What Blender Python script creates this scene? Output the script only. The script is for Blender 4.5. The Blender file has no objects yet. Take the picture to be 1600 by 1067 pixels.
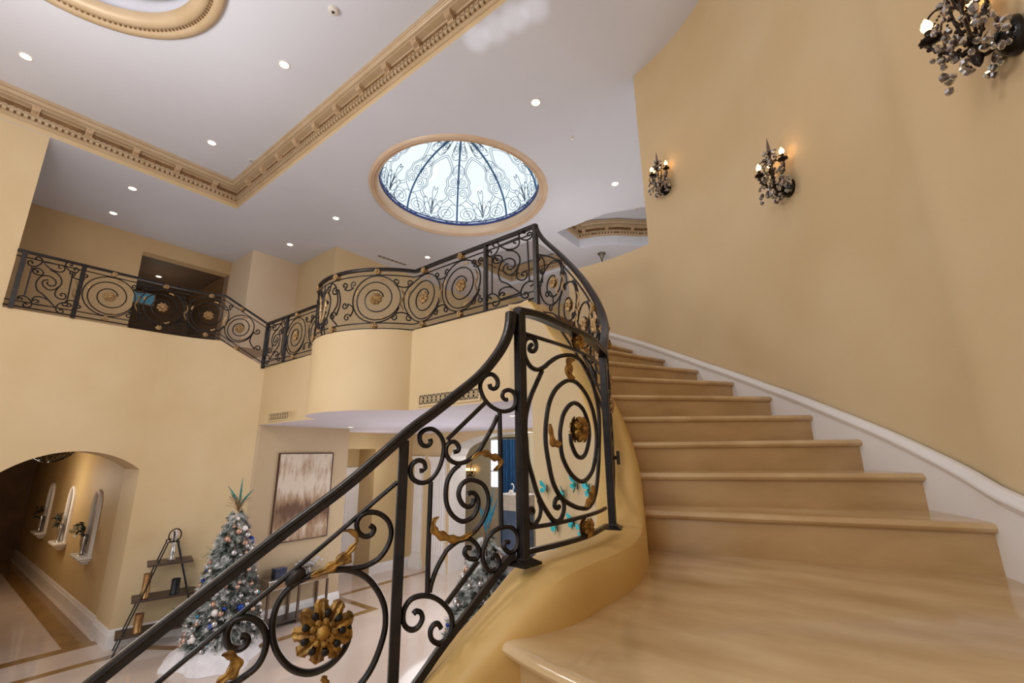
import bpy, math, random
from mathutils import Vector, Matrix
from mathutils.geometry import tessellate_polygon
random.seed(11)
col = bpy.context.scene.collection
sin, cos, pi, rad = math.sin, math.cos, math.pi, math.radians

# ---------------------------------------------------------------- camera survey
FPX, PITCH, ROLL, YAW = 695.42, rad(14.124), rad(.637), rad(37.27)
def ray(u, v):
    cx, cy = (u - 800) / FPX, (533.5 - v) / FPX
    x = cos(ROLL) * cx + sin(ROLL) * cy
    y = -sin(ROLL) * cx + cos(ROLL) * cy
    Y = cos(PITCH) - sin(PITCH) * y
    Z = sin(PITCH) + cos(PITCH) * y
    return Vector((x * cos(YAW) - Y * sin(YAW), x * sin(YAW) + Y * cos(YAW), Z))
def at_z(u, v, z): d = ray(u, v); return d * (z / d.z)
def at_x(u, v, x): d = ray(u, v); return d * (x / d.x)
def at_y(u, v, y): d = ray(u, v); return d * (y / d.y)

# ---------------------------------------------------------------- levels (eye height = 0)
FLOOR = -2.80      # ground floor
SOFFIT = .55       # underside of the gallery
GAL = 1.615        # gallery edge (right part)
RAILZ = 2.48       # gallery handrail
LGAL = 2.13        # gallery edge along the left wall
LRAIL = 3.03
CEIL = 4.97
TRAY = 5.45
CX, CY = -2.53, 2.22   # axis of the curved stair
RW = 2.90              # radius of the curved wall
L0, RISE = -.505, .19  # landing level, riser
TH1, DTH = 13.5, 8.35
def th(k): return TH1 + DTH * (k - 1)

# ---------------------------------------------------------------- object helpers
def tag(o, label=None, cat=None, group=None, kind=None):
    if label: o['label'] = label
    if cat: o['category'] = cat
    if group: o['group'] = group
    if kind: o['kind'] = kind
    return o
def empty(name, loc=(0, 0, 0), rz=0., label=None, cat=None, group=None, kind=None):
    o = bpy.data.objects.new(name, None); col.objects.link(o)
    o.empty_display_size = .1
    o.location = loc; o.rotation_euler = (0, 0, rz)
    return tag(o, label, cat, group, kind)
def world_child(o, parent):
    """parent o (whose mesh is in world coordinates) to an Empty standing elsewhere"""
    o.parent = parent
    m = Matrix.Translation(parent.location) @ parent.rotation_euler.to_matrix().to_4x4()
    o.matrix_parent_inverse = m.inverted()
    return o
class MB:
    def __init__(s): s.v = []; s.f = []
    def add(s, vs, fs):
        n = len(s.v); s.v += [tuple(p) for p in vs]; s.f += [tuple(i + n for i in f) for f in fs]
    def box(s, x0, x1, y0, y1, z0, z1):
        s.add([(x0,y0,z0),(x1,y0,z0),(x1,y1,z0),(x0,y1,z0),(x0,y0,z1),(x1,y0,z1),(x1,y1,z1),(x0,y1,z1)],
              [(0,3,2,1),(4,5,6,7),(0,1,5,4),(1,2,6,5),(2,3,7,6),(3,0,4,7)])
    def obox(s, c, ax, ay, az):
        c = Vector(c); ax = Vector(ax); ay = Vector(ay); az = Vector(az)
        vs = [c + ax*i + ay*j + az*k for k in (-1,1) for (i,j) in ((-1,-1),(1,-1),(1,1),(-1,1))]
        s.add(vs, [(0,3,2,1),(4,5,6,7),(0,1,5,4),(1,2,6,5),(2,3,7,6),(3,0,4,7)])
    def quad(s, a, b, c, d): s.add([a,b,c,d], [(0,1,2,3)])
    def tube(s, pts, r, n=6, closed=False, flat=1., up=None):
        pts = [Vector(p) for p in pts]; m = len(pts)
        if m < 2: return
        rs = r if isinstance(r, (list, tuple)) else [r]*m
        T = []
        for i in range(m):
            a = pts[(i-1) % m] if (closed or i > 0) else pts[0]
            b = pts[(i+1) % m] if (closed or i < m-1) else pts[-1]
            t = (b - a); T.append(t.normalized() if t.length > 1e-9 else Vector((0,0,1)))
        u = Vector(up) if up is not None else Vector((0,0,1))
        if abs(T[0].dot(u)) > .95: u = Vector((1,0,0))
        nrm = (u - T[0]*u.dot(T[0])).normalized()
        vs = []
        for i in range(m):
            nrm = (nrm - T[i]*nrm.dot(T[i]))
            nrm = nrm.normalized() if nrm.length > 1e-6 else T[i].orthogonal().normalized()
            bi = T[i].cross(nrm)
            for k in range(n):
                a = 2*pi*(k+.5)/n
                vs.append(pts[i] + (nrm*cos(a) + bi*sin(a)*flat)*rs[i])
        fs = []
        for i in range(m if closed else m-1):
            j = (i+1) % m
            for k in range(n):
                fs.append((i*n+k, i*n+(k+1)%n, j*n+(k+1)%n, j*n+k))
        if not closed:
            fs.append(tuple(range(n-1,-1,-1))); fs.append(tuple((m-1)*n+k for k in range(n)))
        s.add(vs, fs)
    def lathe(s, prof, c=(0,0,0), n=16, axis=(0,0,1)):
        ax = Vector(axis).normalized(); e1 = ax.orthogonal().normalized(); e2 = ax.cross(e1); c = Vector(c)
        vs = []
        for (r, z) in prof:
            for k in range(n):
                a = 2*pi*k/n; vs.append(c + ax*z + (e1*cos(a)+e2*sin(a))*r)
        fs = []
        for i in range(len(prof)-1):
            for k in range(n): fs.append((i*n+k, i*n+(k+1)%n, (i+1)*n+(k+1)%n, (i+1)*n+k))
        fs.append(tuple(range(n-1,-1,-1))); fs.append(tuple((len(prof)-1)*n+k for k in range(n)))
        s.add(vs, fs)
    def ball(s, c, r, n=10, sc=(1,1,1)):
        m = max(4, n//2); c = Vector(c)
        vs = [c + Vector((0,0,-r*sc[2]))]; fs = []
        for i in range(1, m):
            a = -pi/2 + pi*i/m
            for k in range(n):
                b = 2*pi*k/n; vs.append(c + Vector((cos(a)*cos(b)*r*sc[0], cos(a)*sin(b)*r*sc[1], sin(a)*r*sc[2])))
        vs.append(c + Vector((0,0,r*sc[2])))
        for k in range(n): fs.append((0, 1+(k+1)%n, 1+k))
        for i in range(m-2):
            for k in range(n): fs.append((1+i*n+k, 1+i*n+(k+1)%n, 1+(i+1)*n+(k+1)%n, 1+(i+1)*n+k))
        t = len(vs)-1; b = 1+(m-2)*n
        for k in range(n): fs.append((b+k, b+(k+1)%n, t))
        s.add(vs, fs)
    def wall(s, poly, z0, z1, closed=False):
        """vertical strip above a plan polyline; z0, z1 numbers or lists"""
        m = len(poly)
        a = z0 if isinstance(z0, (list,tuple)) else [z0]*m
        b = z1 if isinstance(z1, (list,tuple)) else [z1]*m
        vs = [(p[0],p[1],a[i]) for i,p in enumerate(poly)] + [(p[0],p[1],b[i]) for i,p in enumerate(poly)]
        s.add(vs, [(i,(i+1)%m,m+(i+1)%m,m+i) for i in range(m if closed else m-1)])
    def flat(s, loops, z):
        """horizontal face with holes"""
        L = [[Vector((p[0],p[1],z)) for p in lp] for lp in loops]
        vs = [p for lp in L for p in lp]
        s.add(vs, [t for t in tessellate_polygon(L)])
    def sweep(s, path, prof, closed=False, cap=True):
        """profile of (offset to the left of the path, z) swept along a plan path of (x,y,z0) with mitred corners"""
        P = [Vector((p[0],p[1])) for p in path]; Z = [p[2] if len(p) > 2 else 0 for p in path]; m = len(P)
        N = []
        for i in range(m):
            d1 = (P[i]-P[i-1]) if (closed or i > 0) else (P[1]-P[0])
            d2 = (P[(i+1)%m]-P[i]) if (closed or i < m-1) else (P[-1]-P[-2])
            d1 = d1.normalized(); d2 = d2.normalized()
            n1 = Vector((-d1.y,d1.x)); n2 = Vector((-d2.y,d2.x))
            n = (n1+n2); n = n.normalized() if n.length > 1e-6 else n1
            N.append(n / max(.3, n.dot(n1)))
        k = len(prof)
        vs = [(P[i].x+N[i].x*o, P[i].y+N[i].y*o, Z[i]+z) for i in range(m) for (o,z) in prof]
        fs = []
        for i in range(m if closed else m-1):
            j = (i+1)%m
            for q in range(k-1): fs.append((i*k+q, i*k+q+1, j*k+q+1, j*k+q))
        if cap and not closed:
            fs.append(tuple(range(k))); fs.append(tuple((m-1)*k+q for q in range(k-1,-1,-1)))
        s.add(vs, fs)
    def build(s, name, m, parent=None, smooth=None, origin=None):
        me = bpy.data.meshes.new(name)
        vs = s.v
        if origin is not None:
            ox,oy,oz = origin; vs = [(a-ox,b-oy,c-oz) for (a,b,c) in vs]
        me.from_pydata(vs, [], s.f); me.update()
        if m: me.materials.append(m)
        o = bpy.data.objects.new(name, me); col.objects.link(o)
        if origin is not None: o.location = origin
        if smooth is not None:
            for p in me.polygons: p.use_smooth = True
            if smooth < 179: me.set_sharp_from_angle(angle=rad(smooth))
        if parent is not None:
            if origin is None: world_child(o, parent)
            else: o.parent = parent
        return o
def fixnormals(o):
    import bmesh
    bm = bmesh.new(); bm.from_mesh(o.data); bmesh.ops.recalc_face_normals(bm, faces=bm.faces[:]); bm.to_mesh(o.data); bm.free()
    return o
def struct(name, mb, m, label, cat, smooth=None):
    o = mb.build(name, m, None, smooth)
    return tag(o, label, cat, kind='structure')
def copy_tree(o, parent=None):
    c = o.copy(); col.objects.link(c)
    if parent is not None: c.parent = parent
    for ch in list(o.children): copy_tree(ch, c)
    return c
def bevel(o, w, seg=2, ang=40):
    md = o.modifiers.new('bevel', 'BEVEL'); md.width = w; md.segments = seg; md.limit_method = 'ANGLE'; md.angle_limit = rad(ang)
    return o
def spline(pts, sub=6, closed=False):
    """Catmull-Rom through points (tuples of any length)"""
    P = [Vector(p) for p in pts]; m = len(P); out = []
    if m < 3: return P
    for i in range(m if closed else m-1):
        p0 = P[(i-1)%m] if (closed or i > 0) else P[0]*2-P[1]
        p1 = P[i]; p2 = P[(i+1)%m]
        p3 = P[(i+2)%m] if (closed or i < m-2) else P[-1]*2-P[-2]
        for k in range(sub):
            t = k/sub
            out.append(.5*((2*p1)+(p2-p0)*t+(2*p0-5*p1+4*p2-p3)*t*t+(3*p1-p0-3*p2+p3)*t*t*t))
    if not closed: out.append(P[-1])
    return out
def arc_pts(cx, cy, r, a0, a1, n):
    return [(cx+r*cos(rad(a0+(a1-a0)*i/n)), cy+r*sin(rad(a0+(a1-a0)*i/n))) for i in range(n+1)]

# ---------------------------------------------------------------- materials
def lin(c): return tuple(((x/255)/12.92 if x/255 <= .04045 else ((x/255+.055)/1.055)**2.4) for x in c) + (1,)
def mat(name, c, rough=.5, metal=0., c2=None, scale=3., detail=3., bump=0., bscale=40., stretch=(1,1,1), spec=.5, emis=None, estr=0., coat=0., lo=.35, hi=.65):
    m = bpy.data.materials.new(name); m.use_nodes = True; nt = m.node_tree; b = nt.nodes['Principled BSDF']
    b.inputs['Base Color'].default_value = lin(c); b.inputs['Roughness'].default_value = rough; b.inputs['Metallic'].default_value = metal
    b.inputs['Specular IOR Level'].default_value = spec
    if coat: b.inputs['Coat Weight'].default_value = coat; b.inputs['Coat Roughness'].default_value = .08
    tc = nt.nodes.new('ShaderNodeTexCoord')
    if c2:
        mp = nt.nodes.new('ShaderNodeMapping'); mp.inputs['Scale'].default_value = stretch
        nz = nt.nodes.new('ShaderNodeTexNoise'); nz.inputs['Scale'].default_value = scale; nz.inputs['Detail'].default_value = detail
        cr = nt.nodes.new('ShaderNodeValToRGB'); cr.color_ramp.elements[0].position = lo; cr.color_ramp.elements[1].position = hi
        cr.color_ramp.elements[0].color = lin(c); cr.color_ramp.elements[1].color = lin(c2)
        nt.links.new(tc.outputs['Object'], mp.inputs['Vector']); nt.links.new(mp.outputs[0], nz.inputs['Vector'])
        nt.links.new(nz.outputs['Fac'], cr.inputs['Fac']); nt.links.new(cr.outputs['Color'], b.inputs['Base Color'])
    if bump:
        n2 = nt.nodes.new('ShaderNodeTexNoise'); n2.inputs['Scale'].default_value = bscale; n2.inputs['Detail'].default_value = 4
        bp = nt.nodes.new('ShaderNodeBump'); bp.inputs['Strength'].default_value = bump; bp.inputs['Distance'].default_value = .02
        nt.links.new(tc.outputs['Object'], n2.inputs['Vector']); nt.links.new(n2.outputs['Fac'], bp.inputs['Height']); nt.links.new(bp.outputs[0], b.inputs['Normal'])
    if emis:
        b.inputs['Emission Color'].default_value = lin(emis); b.inputs['Emission Strength'].default_value = estr
        m.cycles.emission_sampling = 'NONE'
    return m
WALLC = (214,184,135)
M = {}
M['wall'] = mat('wall_plaster', (207,184,146), .62, c2=(200,175,134), scale=.9, detail=5, bump=.05, bscale=6)
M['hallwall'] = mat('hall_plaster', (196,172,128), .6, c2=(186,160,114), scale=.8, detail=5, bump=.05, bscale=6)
M['pale'] = mat('pale_plaster', (216,196,172), .65, c2=(210,188,162), scale=.9, detail=4)
M['ceil'] = mat('ceiling_paint', (217,221,235), .7, c2=(212,216,230), scale=.6, detail=3)
M['white'] = mat('white_trim_paint', (228,224,222), .4, c2=(222,217,214), scale=2)
M['cornice'] = mat('antique_gold_plaster', (196,174,144), .45, metal=.1, c2=(188,164,130), scale=3, detail=3)
M['cornice_dark'] = mat('bronze_and_shade_plaster', (112,84,54), .45, metal=.15, c2=(140,108,72), scale=8, detail=6)
M['ring'] = mat('dome_ring_plaster', (222,198,174), .4, metal=.05, c2=(212,186,160), scale=2, detail=3)
M['marble'] = mat('cream_marble', (210,184,144), .15, c2=(176,144,100), scale=2.2, detail=9, stretch=(1,2.2,1), coat=.3, lo=.3, hi=.72)
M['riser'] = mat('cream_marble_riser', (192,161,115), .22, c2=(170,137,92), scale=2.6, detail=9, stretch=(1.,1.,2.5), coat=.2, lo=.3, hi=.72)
M['floor'] = mat('marble_floor', (216,200,190), .1, c2=(204,186,174), scale=1.2, detail=8, coat=.4, lo=.3, hi=.7)
M['inlay'] = mat('brown_marble_inlay', (150,115,70), .14, c2=(128,96,56), scale=3, detail=8, coat=.3)
M['curb'] = mat('curb_plaster', (206,172,110), .5, c2=(194,157,90), scale=1.2, detail=5, bump=.05, bscale=8)
M['iron'] = mat('wrought_iron', (44,38,37), .34, metal=.55, c2=(30,27,28), scale=20, detail=3, bump=.08, bscale=60)
M['gold'] = mat('antique_gold_leaf', (172,132,66), .42, metal=.65, c2=(104,76,36), scale=30, detail=5, bump=.15, bscale=90)
M['goldpale'] = mat('pale_gold_leaf', (190,158,112), .45, metal=.5, c2=(136,104,64), scale=30, detail=5)
M['black'] = mat('black_iron', (16,15,16), .3, metal=.4)
M['steelblue'] = mat('dome_iron', (70,112,150), .5)
M['domescroll'] = mat('dome_scroll_iron', (74,90,106), .55)
M['soffit'] = mat('soffit_paint', (216,212,226), .7, c2=(210,206,220), scale=.6)
# ================================================================ SETTING
fl = MB(); fl.quad((-24,-7,FLOOR),(2,-7,FLOOR),(2,15,FLOOR),(-24,15,FLOOR))
struct('floor', fl, M['floor'], 'polished cream marble floor of the hall below the stair', 'floor')
def strip(name, path, w, label):
    mb = MB()
    mb.sweep([(p[0],p[1],FLOOR) for p in path], [(-w/2,.0),(-w/2,.004),(w/2,.004),(w/2,.0)])
    return fixnormals(struct(name, mb, M['inlay'], label, 'floor inlay'))
strip('trim_1', [(-9.14,-6),(-9.14,2.7),(-7.75,3.6),(-7.75,5.79),(-9.03,5.79),(-9.03,8.3)], .14, 'brown marble inlay band zigzagging past the Christmas tree to the painting wall')
strip('trim_2', [(-10.0,-6),(-10.0,6)], .2, 'brown marble threshold band under the archway')
strip('trim_3', [(-10.1,2.1),(-20,2.1)], .34, 'brown marble border along the hallway wall')

# --- left wall (arched opening) with the curved chamfer up to the gallery corner
XL, TK = -9.52, .85
AC, AW, ASP, ARI = 1.55, .78, -.19, .295
AR = (AW*AW+ARI*ARI)/(2*ARI)
def arch_z(y): return ASP + ARI - AR + math.sqrt(max(0, AR*AR-(y-AC)**2))
w = MB()
w.wall([(XL,-6),(XL,AC-AW)], FLOOR, [LGAL,LGAL])
ys = [AC-AW+2*AW*i/28 for i in range(29)]
w.wall([(XL,y) for y in ys], [arch_z(y) for y in ys], LGAL)
CH = [tuple(p) for p in spline([(XL,AC+AW),(-9.50,2.55),(-9.44,2.85),(-9.31,3.13),(-9.10,3.33),(-8.66,3.72)], 5)]
topz = [LGAL if p[1] < 3.13 else LGAL + (GAL-LGAL)*min(1,(p[0]+9.31)/.65) for p in CH]
w.wall(CH, FLOOR, topz)
# arch soffit and jambs
for i in range(28):
    a, b = ys[i], ys[i+1]
    w.quad((XL,a,arch_z(a)),(XL-TK,a,arch_z(a)),(XL-TK,b,arch_z(b)),(XL,b,arch_z(b)))
w.quad((XL,AC+AW,FLOOR),(XL,AC+AW,ASP),(XL-TK,AC+AW,ASP),(XL-TK,AC+AW,FLOOR))
w.quad((XL,AC-AW,FLOOR),(XL-TK,AC-AW,FLOOR),(XL-TK,AC-AW,ASP),(XL,AC-AW,ASP))
# top ledge of the left gallery edge and pier beside the opening
w.quad((XL,-6,LGAL),(XL,2.4,LGAL),(XL-.25,2.4,LGAL),(XL-.25,-6,LGAL))
w.wall([(XL-.4,.39),(XL,.39),(XL,-6)], LGAL, CEIL+.12)
w.wall([(XL,-6),(XL,3.128)], CEIL, CEIL+.14)
struct('wall_left', w, M['wall'], 'beige plaster wall with the arched hallway opening', 'wall', 30)
# hallway behind the arch
HY, HL, HE = 2.36, .7, -20
w = MB()
w.wall([(XL-TK,HY),(HE,HY)], FLOOR, .6); w.wall([(XL-TK,HL),(HE,HL)], FLOOR, .6)
w.wall([(XL-TK,HY),(XL-TK,HY-.03)], FLOOR, .6)
w.quad((XL-TK,HL-1,.6),(HE,HL-1,.6),(HE,HY,.6),(XL-TK,HY,.6))
ysb = [HL,]+ys+[HY]
w.wall([(XL-TK,y) for y in ys], [arch_z(y) for y in ys], .6)
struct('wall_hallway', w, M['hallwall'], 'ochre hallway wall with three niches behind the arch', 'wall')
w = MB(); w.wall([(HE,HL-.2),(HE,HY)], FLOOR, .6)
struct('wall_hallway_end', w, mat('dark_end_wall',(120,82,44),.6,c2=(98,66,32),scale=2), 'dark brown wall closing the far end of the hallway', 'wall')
# --- right gallery edge with the round balcony
BC = (-5.63, 4.42); BR = 1.27
a0 = math.degrees(math.asin((3.765-BC[1])/BR))
bulge = arc_pts(BC[0], BC[1], BR, a0, -(180+math.degrees(math.asin((3.72-BC[1])/BR))), 26)
GE = [(-2.62,3.74),(-2.75,3.765),(-3.4,3.765)] + bulge + [(-7.0,3.69),(-7.6,3.70),(-8.66,3.72)]
w = MB(); w.wall(GE, SOFFIT, GAL)
# thickness on top
w.sweep([(p[0],p[1],GAL) for p in GE], [(0,0),(-.14,0)])
struct('wall_balcony', w, M['wall'], 'beige fascia of the gallery bulging into a round balcony', 'wall', 35)
sf = MB()
sf.flat([[(p[0],p[1]) for p in GE] + [(-8.66,5.6),(-11,5.6),(-11,8.42),(-2.3,8.42)]], SOFFIT)
struct('ceiling_soffit', sf, M['soffit'], 'pale lavender soffit under the gallery', 'ceiling')
sl = MB()
sl.flat([[(p[0],p[1]) for p in GE] + [(-8.66,3.8),(-9.3,4.2),(-12.45,4.2),(-12.45,13),(-2.3,13)]], GAL-.04)
sl.flat([[(XL,-6),(XL,3.2),(-9.3,4.2),(-12.45,4.2),(-12.45,-6)]], LGAL-.03)
struct('floor_gallery', sl, M['floor'], 'marble floor of the upper gallery', 'floor')
# gallery steps from the right part up to the left part
# --- painting wall and what stands behind it, ground floor
XP = -8.62
w = MB(); w.wall([(-8.66,3.72),(XP,3.76),(XP,5.58),(-9.9,5.58)], FLOOR, SOFFIT)
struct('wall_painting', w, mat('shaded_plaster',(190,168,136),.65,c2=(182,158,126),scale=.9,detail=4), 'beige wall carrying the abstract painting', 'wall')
XD = -9.9
w = MB()
w.wall([(XD,5.58),(XD,6.35)], FLOOR, SOFFIT); w.wall([(XD,7.2),(XD,8.4)], FLOOR, SOFFIT)
w.wall([(XD,6.35),(XD,7.2)], .15, SOFFIT)
w.quad((XD,6.35,.15),(XD-.7,6.35,.15),(XD-.7,7.2,.15),(XD,7.2,.15))
w.wall([(XD,7.2),(XD-.7,7.2)], FLOOR, .15); w.wall([(XD,6.35),(XD-.7,6.35)], FLOOR, .15)
w.wall([(XD-.7,6.0),(XD-.7,8.0)], FLOOR, .2)
struct('wall_passage', w, M['hallwall'], 'beige wall with the recessed white door beyond the painting', 'wall')
YD = 8.4
def darch(x): return -.06 + .55*math.sqrt(max(0,1-((x+6.45)/1.98)**2))
xs = [-8.43+3.96*i/30 for i in range(31)]
w = MB()
w.wall([(XD,YD),(-8.43,YD)], FLOOR, SOFFIT)
w.wall([(x,YD) for x in xs], [darch(x) for x in xs], SOFFIT)
w.wall([(-4.47,YD),(-2.2,YD)], FLOOR, SOFFIT)
struct('wall_dining', w, M['wall'], 'beige wall with white pilasters and the arched dining room opening', 'wall')
w = MB()
for i in range(30):
    a, b = xs[i], xs[i+1]
    w.quad((a,YD,darch(a)),(a,YD+.6,darch(a)),(b,YD+.6,darch(b)),(b,YD,darch(b)))
for x in (-8.43,-4.47): w.quad((x,YD,FLOOR),(x,YD+.6,FLOOR),(x,YD+.6,-.06),(x,YD,-.06))
struct('trim_arch', w, M['white'], 'white lining of the dining room archway', 'arch lining')
YB = 11.6
w = MB(); w.wall([(-12.5,YD+.1),(-12.5,YB),(-9.75,YB)], FLOOR, 1.2); w.wall([(-9.1,YB),(-2,YB),(-2,YD)], FLOOR, 1.2)
w.wall([(-9.75,YB),(-9.1,YB)], .45, 1.2); w.wall([(-9.75,YB),(-9.1,YB)], FLOOR, -1.05)
w.quad((-12.5,YD,1.2),(-2,YD,1.2),(-2,YB,1.2),(-12.5,YB,1.2))
struct('wall_dining_back', w, mat('dining_plaster',(196,186,160),.6,c2=(188,176,150),scale=1), 'grey green dining room wall behind the arch', 'wall')

# --- upper floor walls
w = MB()
XB = -12.45
w.wall([(XB,-6),(XB,2.36)], LGAL-.1, CEIL); w.wall([(XB,2.36),(XB,4.17)], 4.62, CEIL)
w.wall([(XB,4.17),(XB,4.2),(-12.4,4.2)], LGAL-.5, CEIL)
w.quad((XB,2.36,4.62),(XB-.3,2.36,4.62),(XB-.3,4.17,4.62),(XB,4.17,4.62))
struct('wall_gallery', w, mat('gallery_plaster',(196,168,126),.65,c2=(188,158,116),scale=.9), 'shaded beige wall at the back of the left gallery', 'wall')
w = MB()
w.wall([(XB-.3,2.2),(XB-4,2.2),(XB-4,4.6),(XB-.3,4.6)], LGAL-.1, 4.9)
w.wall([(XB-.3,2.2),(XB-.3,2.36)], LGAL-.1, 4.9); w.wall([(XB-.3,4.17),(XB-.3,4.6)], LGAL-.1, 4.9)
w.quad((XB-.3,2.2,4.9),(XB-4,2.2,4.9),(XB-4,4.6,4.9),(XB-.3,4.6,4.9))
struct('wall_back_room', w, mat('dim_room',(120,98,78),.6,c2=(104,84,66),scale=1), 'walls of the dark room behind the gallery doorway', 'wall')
w = MB(); w.wall([(XB,4.19),(-11.22,4.19)], GAL-.3, CEIL)
w.wall([(-11.22,4.19),(-11.22,5.37)], GAL-.3, CEIL)
struct('wall_gallery_block', w, M['pale'], 'pale pinkish wall block at the turn of the gallery', 'wall')
w = MB(); w.wall([(-11.22,5.37),(-9.47,5.37),(-9.47,10.6)], GAL-.3, CEIL)
w.wall([(-9.47,10.6),(-8.2,10.6)], GAL-.3, CEIL); w.wall([(-8.2,10.6),(-8.2,12.6),(-2.2,12.6),(-.5,11)], GAL-.3, CEIL)
struct('wall_upper', w, M['wall'], 'yellow beige corner wall of the upper floor behind the balcony', 'wall')

# --- curved right wall: full height up to the corner, then a low parapet
EDGE = 73.3
def rw(t):
    x = max(0, min(1, (38-t)/26)); return RW + .13*x*x*(3-2*x) + max(0, 12-t)*.0145
def warc(off, a0, a1, n): return [(CX+(rw(a0+(a1-a0)*i/n)+off)*cos(rad(a0+(a1-a0)*i/n)), CY+(rw(a0+(a1-a0)*i/n)+off)*sin(rad(a0+(a1-a0)*i/n))) for i in range(n+1)]
full = [(.72,-2.5),(.72,-1),(.72,.3)] + warc(.02, -25, EDGE, 80)
w = MB(); w.wall(full, FLOOR, CEIL)
e = full[-1]; eo = warc(.2, EDGE, EDGE, 1)[0]
outer = [(.9,-2.5)] + warc(.2, -25, EDGE, 80)
w.wall(outer, FLOOR, CEIL); w.wall([e, eo], GAL-.5, CEIL)
PE = 97
par = warc(.02, EDGE, PE, 30); paro = warc(.2, EDGE, PE, 30)
w.wall(par, SOFFIT-.6, RAILZ); w.wall(paro, SOFFIT, RAILZ); w.wall([par[-1], paro[-1]], SOFFIT, RAILZ)
for i in range(30):
    w.quad(par[i]+(RAILZ,), par[i+1]+(RAILZ,), paro[i+1]+(RAILZ,), paro[i]+(RAILZ,))
struct('wall_right', w, M['wall'], 'tall curved beige wall beside the stair carrying the sconces', 'wall', 30)
def skz(t):  # height of the stair skirting
    return L0 + RISE*((min(t, 103)-TH1)/DTH+1)
sk = [(.69,-1.0),(.69,.3)] + warc(-.015, -25, 97, 80)
tz = []
for p in sk:
    t = math.degrees(math.atan2(p[1]-CY, p[0]-CX))
    D_ = [(-30,.33),(0,.27),(9.5,.21),(16,.178),(20,.162),(27,.15),(34,.135),(47,.105),(61,.11),(77,.15),(100,.16)]
    for (a0_,b0_),(a1_,b1_) in zip(D_, D_[1:]):
        if a0_ <= t <= a1_ or a1_ == 100: tz.append(max(-.40, skz(t)+b0_+(b1_-b0_)*(t-a0_)/(a1_-a0_)-.075)); break
w = MB(); w.wall(sk, [z-1.0 for z in tz], tz)
struct('baseboard_right', w, M['white'], 'white stair skirting board on the curved wall', 'baseboard', 40)
w = MB(); w.sweep([(p[0],p[1],tz[i]) for i,p in enumerate(sk)], [(-.02,.075),(.006,.075),(.012,.07),(.014,.058),(.024,.05),(.03,.036),(.026,.024),(.016,.018),(.014,.006),(.008,0),(.0,-.004)])
fixnormals(struct('trim_4', w, M['white'], 'white moulded cap along the stair skirting', 'moulding', 50))

# --- baseboards of the ground floor
BB = [(0,.26),(.01,.26),(.016,.24),(.022,.2),(.028,.19),(.03,.02),(.03,0),(0,0)]
def base(name, path, label, h=1.):
    mb = MB(); mb.sweep([(p[0],p[1],FLOOR) for p in path], [(-o,z*h) for o,z in BB])
    return fixnormals(struct(name, mb, M['white'], label, 'baseboard'))
base('baseboard_left', [(XL-TK,HY),(XL-TK,AC+AW),(XL,AC+AW)] + CH[1:], 'white baseboard below the ladder shelf on the left wall')
base('baseboard_hallway', [(HE,HY),(XL-TK,HY)], 'white baseboard along the niche wall of the hallway')
base('baseboard_painting', [(-8.66,3.72),(XP,3.8),(XP,5.58),(-9.9,5.58)], 'white baseboard below the painting and console', .85)
base('baseboard_passage', [(XD,7.2),(XD,8.4),(-9.78,8.4)], 'white baseboard beside the white pilasters', .85)

# --- ceilings
dome_c, dome_r = (-5.52, 5.62), 1.58
hole = arc_pts(dome_c[0], dome_c[1], dome_r, 0, 360, 72)[:-1]
TX0, TX1, TY0, TY1 = -9.5, -1.5, -5.5, 3.13
trayh = [(TX0,TY0),(TX1,TY0),(TX1,TY1),(TX0,TY1)]
t3 = [(-7.69,8.1),(-5.5,8.1),(-5.5,10.1),(-7.69,10.1)]
q1 = at_z(870,363,CEIL); q2 = at_z(905.6,388,CEIL); q3 = at_z(945,334,CEIL); q4 = at_z(930,384,CEIL); q5 = at_z(965,382,CEIL); q6 = at_z(1003,384,CEIL)
t2 = [(q1.x,q1.y),(q3.x,q3.y),(q3.x+1.0,q3.y+.35),(q6.x+.6,q6.y+.4),(q6.x,q6.y),(q5.x,q5.y),(q4.x,q4.y),(q2.x,q2.y)]
w = MB(); w.flat([[(-12.5,-6),(1.2,-6),(1.2,13),(-12.5,13)], hole, trayh, t3, t2], CEIL)
struct('ceiling', w, M['ceil'], 'off white ceiling with the round skylight and recessed trays', 'ceiling')
OC, OR = (-5.66,-.06), 1.3
oh = arc_pts(OC[0], OC[1], OR-.12, 0, 360, 64)[:-1]
w = MB(); w.flat([[(TX0-.05,TY0-.05),(TX1+.05,TY0-.05),(TX1+.05,TY1+.05),(TX0-.05,TY1+.05)], oh], TRAY)
w.wall(oh, TRAY, TRAY+.5, True); w.flat([oh], TRAY+.5)
struct('ceiling_tray', w, M['ceil'], 'raised off white tray ceiling framed by the gold cornice', 'ceiling')
w = MB(); w.wall(trayh, CEIL, TRAY, True)
struct('wall_tray', w, M['wall'], 'beige strip of wall below the tray cornice', 'wall')
w = MB()
w.wall(t3, CEIL, CEIL+.5, True); w.flat([t3], CEIL+.5)
w.wall(t2, CEIL, CEIL+.62, True); w.flat([t2], CEIL+.62)
struct('ceiling_recesses', w, M['ceil'], 'off white recessed ceiling trays over the upper landing', 'ceiling')

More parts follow.
